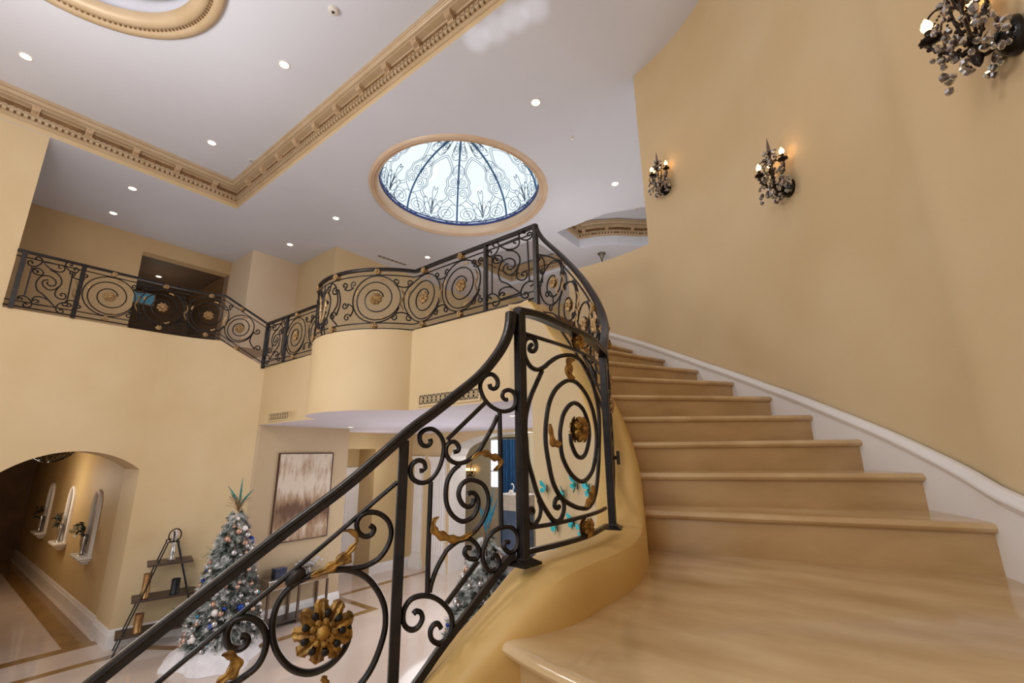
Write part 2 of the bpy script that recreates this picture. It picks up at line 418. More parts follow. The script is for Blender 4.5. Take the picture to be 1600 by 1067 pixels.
# --- cornices
CPROF = [(0,0),(.018,0),(.018,.03),(.03,.036),(.03,.05),(.036,.05),(.036,.105),(.05,.112),(.055,.125),(.06,.13),(.06,.225),(.075,.235),(.16,.24),(.16,.262),(.17,.268),(.17,.282),(.178,.286),(.192,.30),(.196,.322),(.206,.330),(.206,.348),(.216,.354),(.216,.395)]
M['bracket'] = mat('bracket_plaster', (204,178,146), .45, metal=.1, c2=(182,154,118), scale=18, detail=5)
def bracket_mesh():
    mb = MB(); prof = [(.055,0),(.085,.005),(.1,.02),(.098,.035),(.12,.05),(.145,.06),(.155,.075),(.152,.11),(.055,.11)]
    k = len(prof); vs = [(o,y,z) for y in (-.045,.045) for o,z in prof]
    mb.add(vs, [tuple(range(k)), tuple(range(2*k-1,k-1,-1))] + [(i,(i+1)%k,k+(i+1)%k,k+i) for i in range(k)])
    mb.box(.055,.16,-.055,.055,.1,.114)
    for s in (-.025,0,.025): mb.tube([(.1,s,.01),(.125,s,.045),(.158,s,.07)], .006, 5)
    o = mb.build('bracket', M['bracket']); me = o.data; bpy.data.objects.remove(o)
    return me
BRK = bracket_mesh()
def cornice(name, path, z, spacing, label, closed=False, scale=1., start=.3, dent=.075, brackets=True, path_br=None):
    mb = MB(); pr = [(o*scale, zz*scale) for o,zz in CPROF]
    mb.sweep([(p[0],p[1],z) for p in path], pr, closed)
    P = [Vector((p[0],p[1])) for p in path]
    segs = list(zip(P, P[1:] + ([P[0]] if closed else []))) if closed else list(zip(P, P[1:]))
    for a, b in segs:   # dentils
        d = (b-a); L = d.length; d = d.normalized(); n = Vector((-d.y,d.x)); k = max(1,int((L-.08)/dent))
        for i in range(k):
            t = .06 + (L-.1)*(i+.5)/k; c = a + d*t + n*(.043*scale)
            mb.obox((c.x,c.y,z+.079*scale), (d.x*dent*.29,d.y*dent*.29,0), (n.x*.022*scale,n.y*.022*scale,0), (0,0,.024*scale))
            mb.obox((a.x+d.x*t+n.x*.066*scale, a.y+d.y*t+n.y*.066*scale, z+.132*scale), (d.x*dent*.36,d.y*dent*.36,0), (n.x*.008*scale,n.y*.008*scale,0), (0,0,.012*scale))
    o = fixnormals(struct(name, mb, M['cornice'], label, 'cornice'))
    dk = MB(); dk.sweep([(p[0],p[1],z) for p in path], [(.037*scale,.054*scale),(.037*scale,.103*scale)], closed); dk.sweep([(p[0],p[1],z) for p in path], [(.0615*scale,.14*scale),(.0615*scale,.222*scale)], closed)  # dark strips paint shade between the dentils, in the frieze and grooves
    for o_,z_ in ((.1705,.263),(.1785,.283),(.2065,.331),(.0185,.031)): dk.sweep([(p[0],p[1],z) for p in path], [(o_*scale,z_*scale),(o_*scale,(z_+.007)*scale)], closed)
    dk.build('cornice_shade_strips', M['cornice_dark'], o)
    if brackets:
        for a, b in segs:
            d = (b-a); L = d.length; d = d.normalized(); k = int((L-start)/spacing)+1
            for i in range(k):
                t = start + i*spacing
                if t > L-.12: break
                c = a + d*t
                br = bpy.data.objects.new('bracket', BRK); col.objects.link(br)
                br.location = (c.x,c.y,z+.125*scale); br.rotation_euler = (0,0,math.atan2(d.y,d.x)+pi/2); br.scale = (scale,)*3
                br.parent = o
    return o
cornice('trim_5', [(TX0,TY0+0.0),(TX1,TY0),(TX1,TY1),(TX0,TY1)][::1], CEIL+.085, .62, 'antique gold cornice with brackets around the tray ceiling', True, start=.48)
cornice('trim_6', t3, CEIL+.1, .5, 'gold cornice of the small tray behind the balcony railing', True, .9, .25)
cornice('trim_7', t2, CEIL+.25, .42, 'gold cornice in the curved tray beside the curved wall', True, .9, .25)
# cornice in the dark back room
w = MB(); w.sweep([(XB-3.9,4.59,4.55),(XB-.4,4.59,4.55)][::-1], [(0,0),(.05,.02),(.08,.1),(.15,.2),(.25,.33),(0,.33)])
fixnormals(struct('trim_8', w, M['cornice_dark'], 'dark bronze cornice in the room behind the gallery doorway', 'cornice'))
# oval moulding on the tray ceiling
w = MB()
cp = arc_pts(OC[0],OC[1],OR,0,360,96)[:-1]
w.sweep([(p[0],p[1],TRAY) for p in cp][::-1], [(.10,0),(.095,-.04),(.06,-.055),(.03,-.06),(.0,-.05),(-.02,-.03),(-.05,-.028),(-.06,-.045),(-.1,-.05),(-.13,-.045),(-.17,-.02),(-.19,.03),(-.19,.08)], True)
o = fixnormals(struct('trim_9', w, M['cornice'], 'round gold moulding on the tray ceiling at the top left', 'moulding', 60))
w = MB()
for i in range(150):
    a = 2*pi*i/150
    w.ball((OC[0]+(OR-.036)*cos(a), OC[1]+(OR-.036)*sin(a), TRAY-.034), .017, 6)
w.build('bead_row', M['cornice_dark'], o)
cp2 = arc_pts(OC[0],OC[1],OR-.14,0,360,80)[:-1]
w = MB(); w.sweep([(p[0],p[1],TRAY+.34) for p in cp2], [(0,0),(.03,.0),(.04,.03),(.08,.05),(.1,.1),(.14,.16),(0,.16)], True)
for i in range(120):
    a = 2*pi*i/120; w.ball((OC[0]+(OR-.18)*cos(a), OC[1]+(OR-.18)*sin(a), TRAY+.37), .014, 6)
o2 = fixnormals(struct('trim_10', w, M['cornice'], 'gold inner moulding inside the round recess of the tray ceiling', 'moulding'))
for i in range(10):
    a = 2*pi*i/10+.5
    br = bpy.data.objects.new('bracket', BRK); col.objects.link(br); br.scale = (1.2,)*3
    br.location = (OC[0]+(OR-.12)*cos(a), OC[1]+(OR-.12)*sin(a), TRAY+.33); br.rotation_euler = (0,0,a+pi); br.parent = o2
# ================================================================ SKYLIGHT
wd = empty('window_1', (dome_c[0],dome_c[1],CEIL), 0, 'round domed skylight with blue iron ribs and scrollwork', 'skylight', None, 'structure')
rg = MB()
cp = arc_pts(dome_c[0],dome_c[1],dome_r,0,360,96)[:-1]
rg.sweep([(p[0],p[1],CEIL) for p in cp][::-1], [(-.02,.2),(-.02,.0),(-.0,-.015),(.012,-.03),(.03,-.032),(.034,-.02),(.044,-.02),(.05,-.036),(.075,-.042),(.084,-.03),(.094,-.03),(.105,-.04),(.13,-.03),(.14,-.012),(.15,0)], True)
fixnormals(rg.build('frame', M['ring'], wd, 60))
cy = MB(); cy.wall(cp, CEIL, CEIL+.2, True)
cy.build('curb_lining', mat('dome_lining',(232,220,220),.5), wd, 60)
DZ, DH, DR = CEIL+.2, 1.25, dome_r-.01
def dp(a, e, off=0.):   # azimuth deg, elevation 0..90
    return Vector((dome_c[0]+(DR+off)*cos(rad(e))*cos(rad(a)), dome_c[1]+(DR+off)*cos(rad(e))*sin(rad(a)), DZ+(DH+off)*sin(rad(e))))
bl = MB()
for zz, rr, r in ((0,DR-.01,.03),(.06,DR-.02,.014)):
    bl.tube([(dome_c[0]+rr*cos(2*pi*i/72), dome_c[1]+rr*sin(2*pi*i/72), DZ+zz) for i in range(72)], r, 6, True)
bl.build('base_ring', mat('dome_base_iron',(44,60,128),.4,metal=.2), wd, 60)
NR = 8
for i in range(NR):
    a = 2 + 360/NR*i
    mb = MB(); mb.tube([dp(a, 88*j/20, -.02) for j in range(21)], .022, 6); mb.build('rib', M['steelblue'], wd, 60)
def dpath(a, pts, s): return [dp(a+x*s, y, -.015) for x, y in pts]
def volute(cx, cy, r0, r1, a0, turns, k=14, sy=1.):
    n = int(k*turns); return [(cx+(r0+(r1-r0)*i/n)*cos(rad(a0+360*turns*i/n)), cy+sy*(r0+(r1-r0)*i/n)*sin(rad(a0+360*turns*i/n))) for i in range(n+1)]
for i in range(NR):
    a = 2 + 360/NR*i; mb = MB()
    for s in (-1, 1):     # both sides of the rib
        lines = [volute(9.0,11,8.4,1.0,-90,2.6), volute(5.0,32,4.4,.8,-90,1.9), volute(5.2,42,4.4,.8,90,1.9), volute(4.6,51.5,3.4,.8,-90,1.5), volute(9,72,8,1.0,-90,2.3),
                 spline([(14,20),(9.5,24),(8.5,27),(11.5,33),(10,38),(11.5,43),(8.8,48),(8,54),(11.5,59),(16,62.5),(22.5,65)],5),
                 spline([(16,21),(11.5,25),(10.4,28),(13.4,33),(12,38),(13.4,43),(10.6,48),(10,53),(13.5,57.5),(17.5,60.5),(22.5,63)],5),
                 spline([(2,21),(5,23),(8.6,26)],4), spline([(1,58),(4,57),(8,54)],4), spline([(1,37),(5,37),(10,38)],4),
                 spline([(22.5,2),(17,6),(15,13),(17,18),(20.5,15),(22.3,9)],5), spline([(22.5,6),(20.5,14),(19,19),(20.2,23),(21.6,20),(22.2,12)],5),
                 spline([(22.5,8),(22.2,20),(20.3,29),(20.6,34),(22.5,31)],5), spline([(22.5,8),(18.5,9),(15,16),(13.8,21),(16.2,22.5),(18.6,17)],5),
                 volute(19.0,3.6,2.6,.6,0,1.4), volute(21.2,2.6,1.8,.5,90,1.2), spline([(.5,3),(6,1.5),(13,3),(17,5)],5), spline([(2,63),(9,62),(15,66),(14,78),(22.5,81)],5), spline([(17.5,8),(13,5),(6,19.5),(1,20)],4)]
        for l in lines: mb.tube(dpath(a, [(p[0],p[1]) for p in l], s), .0062, 4)
    mb.build('scrollwork', M['domescroll'], wd)
gl = MB(); vs = []; fs = []
NA, NE = 48, 14
for j in range(NE+1):
    for i in range(NA): vs.append(dp(360*i/NA, 89.5*j/NE, .02))
for j in range(NE):
    for i in range(NA): fs.append((j*NA+i, j*NA+(i+1)%NA, (j+1)*NA+(i+1)%NA, (j+1)*NA+i))
gl.add(vs, fs)
gm = bpy.data.materials.new('dome_glass'); gm.use_nodes = True; nt = gm.node_tree; nt.nodes.remove(nt.nodes['Principled BSDF'])
out = nt.nodes['Material Output']; tr = nt.nodes.new('ShaderNodeBsdfTransparent'); tr.inputs[0].default_value = (.86,.95,1,1)
gs = nt.nodes.new('ShaderNodeBsdfGlossy'); gs.inputs['Roughness'].default_value = .05; mx = nt.nodes.new('ShaderNodeMixShader'); mx.inputs[0].default_value = .05
nt.links.new(tr.outputs[0], mx.inputs[1]); nt.links.new(gs.outputs[0], mx.inputs[2]); nt.links.new(mx.outputs[0], out.inputs[0])
M['glass'] = gm
gl.build('pane', gm, wd, 179)
# ================================================================ STAIR
# plan line of the railing: lower flight -> landing -> curved flight -> gallery
RL_low = [(-2.10,-.60),(-1.74,.06),(-1.575,.378),(-1.375,.715),(-1.17,1.045),(-.985,1.345)]
RL_land = [(-.985,1.345),(-.965,1.6),(-.975,1.9),(-1.05,2.2)]
RL_curve = [(-1.05,2.2),(-1.15,2.45),(-1.27,2.72),(-1.42,2.95),(-1.6,3.15),(-1.8,3.34),(-2.0,3.5),(-2.2,3.63),(-2.35,3.70),(-2.515,3.755)]
plan_all = [tuple(p) for p in spline(RL_low[:-1]+RL_land[:-1]+RL_curve+[(-2.68,3.8),(-2.9,3.87)], 5)]
def theta(p): return math.degrees(math.atan2(p[1]-CY, p[0]-CX))
def rail_rho(t):
    P = RL_curve; T = [theta(p) for p in P]; R = [math.hypot(p[0]-CX,p[1]-CY) for p in P]
    if t <= T[0]: return R[0]
    for i in range(len(T)-1):
        if T[i] <= t <= T[i+1]: return R[i]+(R[i+1]-R[i])*(t-T[i])/(T[i+1]-T[i])
    return R[-1]
ZC = [(-1.05,2.2,.53),(-1.15,2.45,.68),(-1.27,2.72,.84),(-1.42,2.95,1.08),(-1.6,3.15,1.33),(-1.8,3.34,1.585),(-2.0,3.5,1.82),(-2.2,3.63,2.04),(-2.35,3.70,2.21),(-2.515,3.755,2.48),(-2.9,3.87,2.48)]
CURB_LAND = -.405
def curb_z(i, p):
    # along plan_all
    if p[1] <= 1.345:                       # lower flight
        d = math.hypot(p[0]+.985, p[1]-1.345); return CURB_LAND - .02 - d*.84
    if p[0] > -1.06 and p[1] <= 2.2: return CURB_LAND
    best = min(range(len(ZC)-1), key=lambda k: min(abs((p[0]-ZC[k][0])),9)+abs(p[1]-ZC[k][1]))
    # interpolate by nearest fraction
    bd = None
    for k in range(len(ZC)-1):
        a = Vector(ZC[k][:2]); b = Vector(ZC[k+1][:2]); ab = b-a; t = max(0,min(1,(Vector(p)-a).dot(ab)/ab.dot(ab))); q = a+ab*t
        d = (Vector(p)-q).length
        if bd is None or d < bd[0]: bd = (d, ZC[k][2]+(ZC[k+1][2]-ZC[k][2])*t)
    z = bd[1]; return min(z-.9 if z < 2.2 else 1.30+(z-2.21)*.9, GAL) if z > .62 else CURB_LAND + max(0,(z-.53))*.5
stair = empty('staircase', (CX,CY,FLOOR), 0, 'curved cream marble staircase rising along the beige wall', 'staircase')
# curb / inner stair wall: hall face, rounded top, stair face
prof_w = [(.10,None),(.10,0.0),(.095,.02),(.07,.035),(-.10,.035),(-.135,.02),(-.15,-.01),(-.155,-.05),(-.155,-.75)]
mb = MB(); P = plan_all; m = len(P); ZT = [curb_z(i,p) for i,p in enumerate(P)]
for _ in range(3): ZT = [ZT[0]] + [(ZT[i-1]+2*ZT[i]+ZT[i+1])/4 for i in range(1,m-1)] + [ZT[-1]]
vs = []; kk = len(prof_w)
for i in range(m):
    a = Vector(P[max(0,i-1)]); b = Vector(P[min(m-1,i+1)]); d = (b-a).normalized(); n = Vector((-d.y,d.x))
    for (o,z) in prof_w: vs.append((P[i][0]+n.x*o, P[i][1]+n.y*o, (FLOOR if P[i][0] > -2.5 or P[i][1] < 3 else SOFFIT) if z is None else ZT[i]+z))
fs = [(i*kk+q, (i+1)*kk+q, (i+1)*kk+q+1, i*kk+q+1) for i in range(m-1) for q in range(kk-1)]
hf = MB(); hf.add(vs, [f for j,f in enumerate(fs) if j % (kk-1) == 0])
mb = MB(); mb.add(vs, [f for j,f in enumerate(fs) if j % (kk-1) != 0])
fixnormals(mb.build('curb', M['curb'], stair, 40))
hf.build('inner_wall', mat('stair_inner_plaster',(196,176,142),.62,c2=(188,166,130),scale=1), stair, 60)
LZ = -.53      # landing level
# treads: wedge with a rounded nosing
def tread(pin0, pout0, pin1, pout1, z, name='tread', nose=None):
    """front edge pin0->pout0, back edge pin1->pout1"""
    mb = MB(); t = .045
    f0 = Vector(pin0); f1 = Vector(pout0); d = (f1-f0).normalized(); n = Vector((d.y,-d.x))     # n points to the front
    bk0 = Vector(pin1); bk1 = Vector(pout1)
    if n.dot(f0-bk0) < 0: n = -n
    K = 12; front = [f0+(f1-f0)*i/K for i in range(K+1)]
    if nose: front = [Vector(q) for q in nose]; K = len(front)-1
    back = [bk0+(bk1-bk0)*i/K for i in range(K+1)]
    prof = [(.0,0),(.018,-.003),(.029,-.011),(.034,-.0225),(.029,-.034),(.018,-.042),(.0,-.045)]
    vs = []
    for i in range(K+1):
        vs.append((back[i].x,back[i].y,z))
        for o,zz in prof: vs.append((front[i].x+n.x*o, front[i].y+n.y*o, z+zz))
        vs.append((back[i].x,back[i].y,z-t))
    k = len(prof)+2
    mb.add(vs, [(i*k+q,(i+1)*k+q,(i+1)*k+q+1,i*k+q+1) for i in range(K) for q in range(k-1)] + [tuple(range(k)), tuple(K*k+q for q in range(k-1,-1,-1))])
    return fixnormals(mb.build(name, M['marble'], stair, 40))
def riser(a, b, z0, z1, nose=None):
    mb = MB(); a = Vector(a); b = Vector(b); d = (b-a).normalized(); n = Vector((d.y,-d.x))*.02
    pts = [a,b] if not nose else [Vector(q) for q in nose]
    mb.wall(pts, z0, z1); mb.wall([p-n for p in pts], z0, z1)
    return mb.build('riser', M['riser'], stair)
def pol(r, t): return (CX+r*cos(rad(t)), CY+r*sin(rad(t)))
NK = 11
for k in range(1, NK+1):
    t0, t1 = th(k), th(k+1)
    r0, r1 = rail_rho(t0)-.02, rail_rho(t1)-.02
    z = L0 + RISE*k
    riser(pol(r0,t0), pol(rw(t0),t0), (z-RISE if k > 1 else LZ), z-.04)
    if k < NK: tread(pol(r0,t0), pol(rw(t0),t0), pol(r1,t1+1.), pol(rw(t1),t1+1.), z)
    else: tread(pol(r0,t0), pol(rw(t0),t0), pol(r1-.03,102), pol(rw(t1),102), z)
# landing
nose = spline([(-1.03,1.215),(-.90,1.175),(-.75,1.13),(-.51,1.085),(-.1,1.03),(.6,.96),(1.05,.9)], 4)
lt = tread(nose[0], nose[-1], pol(rail_rho(th(1))-.02,th(1)+1), pol(rw(th(1))+.14,th(1)+1), LZ, nose=nose)
lt.name = 'landing_tread'
riser(nose[0], nose[-1], LZ-RISE, LZ-.04, nose=[Vector(q)+Vector((0,.02)) for q in nose])
prev = nose
for j in range(1, 7):
    ny = [Vector((p[0]-.13*j*(1-(i/(len(nose)-1))), p[1]-.27*j)) for i,p in enumerate(nose)]
    z = LZ-RISE*j
    tread(ny[0], ny[-1], prev[0]+Vector((0,.03)), prev[-1]+Vector((0,.03)), z, nose=ny)
    riser(ny[0], ny[-1], z-RISE, z-.03, nose=[q+Vector((0,.02)) for q in ny]); prev = ny
# ================================================================ RAILINGS
class Surf:
    """vertical surface standing on a plan line; (s, z) = run along the line, height"""
    def __init__(s, poly):
        s.P = [Vector((p[0],p[1])) for p in poly]; s.S = [0]
        for a, b in zip(s.P, s.P[1:]): s.S.append(s.S[-1]+(b-a).length)
        s.L = s.S[-1]
    def seg(s, t):
        for i in range(len(s.P)-1):
            if t <= s.S[i+1] or i == len(s.P)-2: return i
    def pt(s, t, z, off=0.):
        i = s.seg(t); a, b = s.P[i], s.P[i+1]; d = (b-a).normalized(); q = a + d*(t-s.S[i])
        n = s.nrm(t); return Vector((q.x+n.x*off, q.y+n.y*off, z))
    def nrm(s, t):     # towards the eye
        i = s.seg(t); a, b = s.P[i], s.P[i+1]
        d1 = (b-a).normalized(); n = Vector((-d1.y,d1.x))
        q = a
        return n if n.dot(-q) > 0 else -n
    def dirv(s, t):
        i = s.seg(t); return (s.P[i+1]-s.P[i]).normalized()
    def px(s, u, v, last=False):
        d = ray(u,v); hits = []
        for i in range(len(s.P)-1):
            a, b = s.P[i], s.P[i+1]; e = b-a
            den = d.x*e.y - d.y*e.x
            if abs(den) < 1e-9: continue
            k = (a.x*e.y - a.y*e.x)/den
            t = (a.x*d.y - a.y*d.x)/den
            lo = -3 if i == 0 else -1e-6; hi = 4 if i == len(s.P)-2 else 1+1e-6
            if k > 0 and lo <= t <= hi: hits.append((0 if 0 <= t <= 1 else 1, k, s.S[i]+t*e.length, d.z*k))
        if not hits: raise ValueError('no hit %s %s' % (u,v))
        good = [h for h in hits if h[0] == 0] or hits
        h = max(good, key=lambda h: h[1]) if last else min(good, key=lambda h: h[1])
        return (h[2], h[3])
def K(x0, y0, sc_): return lambda pts: [(x0+p[0]*sc_, y0+p[1]*sc_) for p in pts]
class Rail:
    def __init__(s, surf, root, last=False): s.f = surf; s.root = root; s.last = last
    def P(s, pts): return [s.f.px(u,v,s.last) for u,v in pts]
    def bar(s, name, sz, r, sub=6, m='iron', off=0., n=6, flat=1., smooth=True):
        q = spline(sz, sub) if smooth else [Vector(p) for p in sz]
        mb = MB(); mb.tube([s.f.pt(p[0],p[1],off) for p in q], r, n)
        return mb.build(name, M[m], s.root, 60)
    def trace(s, name, pts, r, **k): return s.bar(name, s.P(pts), r, **k)
    def leaf(s, pts_sz, w, m='gold', off=.012, lobes=3, name='acanthus_leaf'):
        q = spline(pts_sz, 7); k = len(q); mb = MB(); rows = []
        T = [(q[min(i+1,k-1)]-q[max(i-1,0)]).normalized() for i in range(k)]
        vs = []
        for i,p in enumerate(q):
            t = i/(k-1); ww = w*(.35+.65*sin(pi*min(1,t*1.02)))*(1+.24*sin(t*lobes*2*pi-1.2)); n = Vector((-T[i].y,T[i].x))
            if i == 0: ww = w*.3
            if i == k-1: ww = w*.12
            for a,o in ((-1,-.25),(-.55,.55),(0,.15),(.55,.55),(1,-.25),(0,-.5)):
                vs.append(s.f.pt(p.x+n.x*ww*a, p.y+n.y*ww*a, off+o*w*.5))
        fs = [(i*6+j, i*6+(j+1)%6, (i+1)*6+(j+1)%6, (i+1)*6+j) for i in range(k-1) for j in range(6)]
        mb.add(vs, fs+[tuple(range(6)), tuple((k-1)*6+j for j in range(5,-1,-1))])
        return fixnormals(mb.build(name, M[m], s.root, 50))
    def leafpx(s, pts, w, **k): return s.leaf(s.P(pts), w, **k)
    def rosette(s, sz, R, m='gold', off=.012, petals=8, beads=False, name='rosette', both=True):
        c = s.f.pt(sz[0], sz[1]); n = s.f.nrm(sz[0]); N = Vector((n.x,n.y,0)); D = s.f.dirv(sz[0]); D = Vector((D.x,D.y,0)); U = Vector((0,0,1))
        mb = MB()
        for side in ((1,-1) if both else (1,)):
            o0 = c + N*off*side; NN = N*side
            # petals: lobed cupped leaves
            for i in range(petals):
                a = 2*pi*(i+.5)/petals; e = D*cos(a)+U*sin(a); f = -D*sin(a)+U*cos(a); W = R*4.6/petals
                pr = [(.25,.35,.10),(.5,.8,.16),(.7,1.,.15),(.82,.85,.08),(.88,.98,.05),(.96,.6,-.02),(1.,.25,-.05)]
                vs = []
                for (rr,ww,h) in pr:
                    for sgn,hh in ((-1,-.06),(-.45,.08),(0,0),(.45,.08),(1,-.06)):
                        vs.append(o0 + e*(R*rr) + f*(W*.5*ww*sgn) + NN*(R*(h+hh)))
                k = len(pr)
                mb.add(vs, [(r*5+j, r*5+j+1, (r+1)*5+j+1, (r+1)*5+j) for r in range(k-1) for j in range(4)])
            for i in range(petals):
                a = 2*pi*i/petals; e = D*cos(a)+U*sin(a); f = -D*sin(a)+U*cos(a)
                for g in (-1,0,1):
                    a2 = a+pi/petals+g*.16; e2 = D*cos(a2)+U*sin(a2); f2 = -D*sin(a2)+U*cos(a2); tip = 1.04 if g == 0 else .97
                    mb.add([o0+e2*R*.8+f2*R*.07+NN*R*.07, o0+e2*R*.8-f2*R*.07+NN*R*.07, o0+e2*R*tip+NN*R*-.02, o0+e2*R*.82+NN*R*.13], [(0,3,2),(3,1,2)])
                if beads: 
                    vs = []
                    for rr,ww,h in ((.2,.1,.16),(.3,.17,.25),(.4,.17,.27),(.47,.06,.2)):
                        for sgn,hh in ((-1,-.03),(0,.03),(1,-.03)): vs.append(o0+e*(R*rr)+f*(R*ww*sgn*.6)+NN*(R*(h+hh)))
                    mb.add(vs, [(r*3+j,r*3+j+1,r*3+j+4,r*3+j+3) for r in range(3) for j in range(2)])
            mb.lathe([(R*.62,-.06*R),(R*.55,.06*R),(R*.36,.1*R),(R*.34,.22*R),(R*.25,.2*R),(R*.2,.3*R),(.04*R,.38*R)], o0, 20, NN)
            if R > .025:
                for i in range(petals):
                    a = 2*pi*i/petals; e = D*cos(a)+U*sin(a)
                    mb.ball(o0+e*R*.3+NN*R*.22, R*.07, 6)
        o = mb.build(name, M[m], s.root, 60)
        if beads:
            bb = MB()
            for i in range(petals):
                a = 2*pi*i/petals; e = D*cos(a)+U*sin(a)
                bb.lathe([(R*.115,0),(R*.125,R*.06),(R*.08,R*.1),(.001,R*.11)], c+N*(off+R*.17)+e*R*.60, 10, N)
            bb.build('bead_ring', M['black'], o if False else s.root, 60)
        return o
    def small_rosette(s, sz, R, m='gold', off=.0):
        c = s.f.pt(sz[0], sz[1]); n = s.f.nrm(sz[0]); N = Vector((n.x,n.y,0)); D = s.f.dirv(sz[0]); D = Vector((D.x,D.y,0)); U = Vector((0,0,1))
        mb = MB()
        for side in (1,-1):
            o0 = c+N*off*side
            for i in range(6):
                a = 2*pi*i/6; mb.ball(o0+(D*cos(a)+U*sin(a))*R*.62+N*side*R*.3, R*.4, 6)
            mb.ball(o0+N*side*R*.5, R*.4, 6)
        mb.lathe([(R*.7,-R*.3),(R*.7,R*.3)], c, 10, N)
        return mb.build('flower_boss', M[m], s.root, 60)
    def spiral(s, c, R, r, turns=2.35, ph=200, rin=.27, d=1, name='spiral_scroll'):
        """ring that winds inwards"""
        n = int(26*turns); q = []
        for i in range(n+1):
            t = i/n*turns; a = rad(ph)+d*2*pi*t
            rr = R*(1-.015*t) if t < .9 else R*(.987-(.987-rin)*((t-.9)/(turns-.9)))
            q.append((c[0]+rr*cos(a), c[1]+rr*sin(a)))
        return s.bar(name, q, r, smooth=False)
    def cscroll(s, a, b, bend, rv, r, turns=1.15, name='scroll'):
        """C scroll between two volutes at a and b; bend = sideways bulge (+ left of a->b)"""
        A = Vector(a); B = Vector(b); d = (B-A); L = d.length; d = d.normalized(); n = Vector((-d.y,d.x)); sg = 1 if bend > 0 else -1
        q = []
        def vol(c, d0, sgn):
            out = []
            k = int(16*turns)
            for i in range(k+1):
                t = i/k; rr = rv*(.25+.75*t); an = -2*pi*turns*(1-t)
                e = n*sg*cos(an) + d*d0*sin(an); out.append(c+e*rr)
            return out
        va = vol(A, -1, 1); vb = vol(B, 1, 1)
        mid = [A+d*(L*t)+n*(sg*rv+(bend-sg*rv)*sin(pi*t)) for t in (.25,.5,.75)]
        q = va + mid + vb[::-1]
        return s.bar(name, [(p.x,p.y) for p in q], r, sub=3)
HR_P = [(-.022,-.012),(-.022,.006),(-.026,.010),(-.024,.02),(-.012,.026),(.012,.026),(.024,.02),(.026,.010),(.022,.006),(.022,-.012)]
def handrail(surf, sz, root, sc_=1., name='handrail', off=0.):
    """rail section carried along (s,z) points, kept perpendicular to its slope"""
    q = spline(sz, 8); k = len(q); mb = MB(); pr = [(a*sc_,b*sc_) for a,b in HR_P]; m = len(pr); vs = []
    C3 = [surf.pt(p.x,p.y,off) for p in q]
    for i in range(k):
        t = (C3[min(i+1,k-1)]-C3[max(i-1,0)]).normalized(); h = Vector((t.x,t.y,0))
        h = h.normalized() if h.length > 1e-3 else Vector((1,0,0))
        sd = Vector((-h.y,h.x,0)); upv = t.cross(sd); upv = upv if upv.z > 0 else -upv
        for a,b in pr: vs.append(C3[i]+sd*a+upv*b)
    fs = [(i*m+j, i*m+(j+1)%m, (i+1)*m+(j+1)%m, (i+1)*m+j) for i in range(k-1) for j in range(m)]
    mb.add(vs, fs+[tuple(range(m)), tuple((k-1)*m+j for j in range(m-1,-1,-1))])
    return fixnormals(mb.build(name, M['iron'], root, 40))
def post(surf, s0, z0, z1, w, root, base=None, name='newel_post'):
    c = surf.pt(s0, 0); d = surf.dirv(s0); D = Vector((d.x,d.y,0)); N = Vector((-d.y,d.x,0))
    mb = MB(); mb.obox((c.x,c.y,(z0+z1)/2), D*w/2, N*w/2, (0,0,(z1-z0)/2))
    o = bevel(mb.build(name, M['iron'], root), .003, 1)
    if base:
        mb = MB(); hw = base/2; pr = [(hw,0),(hw,.008),(hw*.52,.02),(hw*.46,.026)]
        vs = [Vector((c.x,c.y,z0+z)) + D*(a*sx)+N*(a*sy) for a,z in pr for sx,sy in ((-1,-1),(1,-1),(1,1),(-1,1))]
        mb.add(vs, [(0,1,2,3)[::-1]]+[(i*4+j,i*4+(j+1)%4,(i+1)*4+(j+1)%4,(i+1)*4+j) for i in range(3) for j in range(4)]+[(12,13,14,15)])
        mb.build('post_base', M['iron'], root)
    return o

# ---------------------------------------------------------------- stair railing
sr = empty('stair_railing', (-1.0,1.7,CURB_LAND+.035), 0, 'black wrought iron stair railing with spirals and gilded rosettes on the stair curb', 'railing')
S1 = Surf([p for p in spline(RL_low, 6)])
S2 = Surf([p for p in spline(RL_land, 6)])
S3 = Surf([p for p in spline(RL_curve, 6)])
R1 = Rail(S1, sr); R2 = Rail(S2, sr); R3 = Rail(S3, sr, True)
cA = K(620,480,.19681); cB = K(620,660,.19681); cC = K(600,840,.21277); cD = K(400,780,.26906); cE = K(200,880,.1875)
cG = K(800,480,.1875); cH = K(800,670,.1875)
RB = .0086
# lower flight
hp = R1.P([(150,1068),(307,943),(450,831),(550,755),(639.7,676.7),(679,647),(718.4,616),(747.9,592),(767.6,570.5),(785,546),(795,524),(799,505),(800,489)])
handrail(S1, [(hp[0][0]-.5,hp[0][1]-.42)]+hp, sr, .92)
mid = R1.P([(621,753),(472,880),(247,1066)]); R1.bar('horizontal_bar', [(mid[-1][0]-.4,mid[-1][1]-.34)]+mid[::-1], .0075)
R1.trace('horizontal_bar', cA([(700,760),(400,1050)]), RB)
R1.trace('horizontal_bar', cC([(690,170),(460,480)]), RB)
bb = R1.P([(805,868),(795,873),(786,884),(736,951),(690,1011),(653,1064)])
e0 = bb[-1]; e1 = bb[-3]; k_ = (e0[1]-e1[1])/(e0[0]-e1[0]); R1.bar('bottom_rail', bb+[(e0[0]-.12,e0[1]-.12*k_),(e0[0]-.4,e0[1]-.4*k_),(e0[0]-.8,e0[1]-.8*k_)], .015, flat=1.25, n=4)
p1a = R1.P([(632,688)])[0]; p1b = R1.P([(613,1067)])[0]
s1 = (p1a[0]+p1b[0])/2
post(S1, s1, R1.P([(613,1150)])[0][1], p1a[1], .031, sr)
R1.trace('vertical_bar', [(673,752.5),(669,870),(667.7,927)], RB)
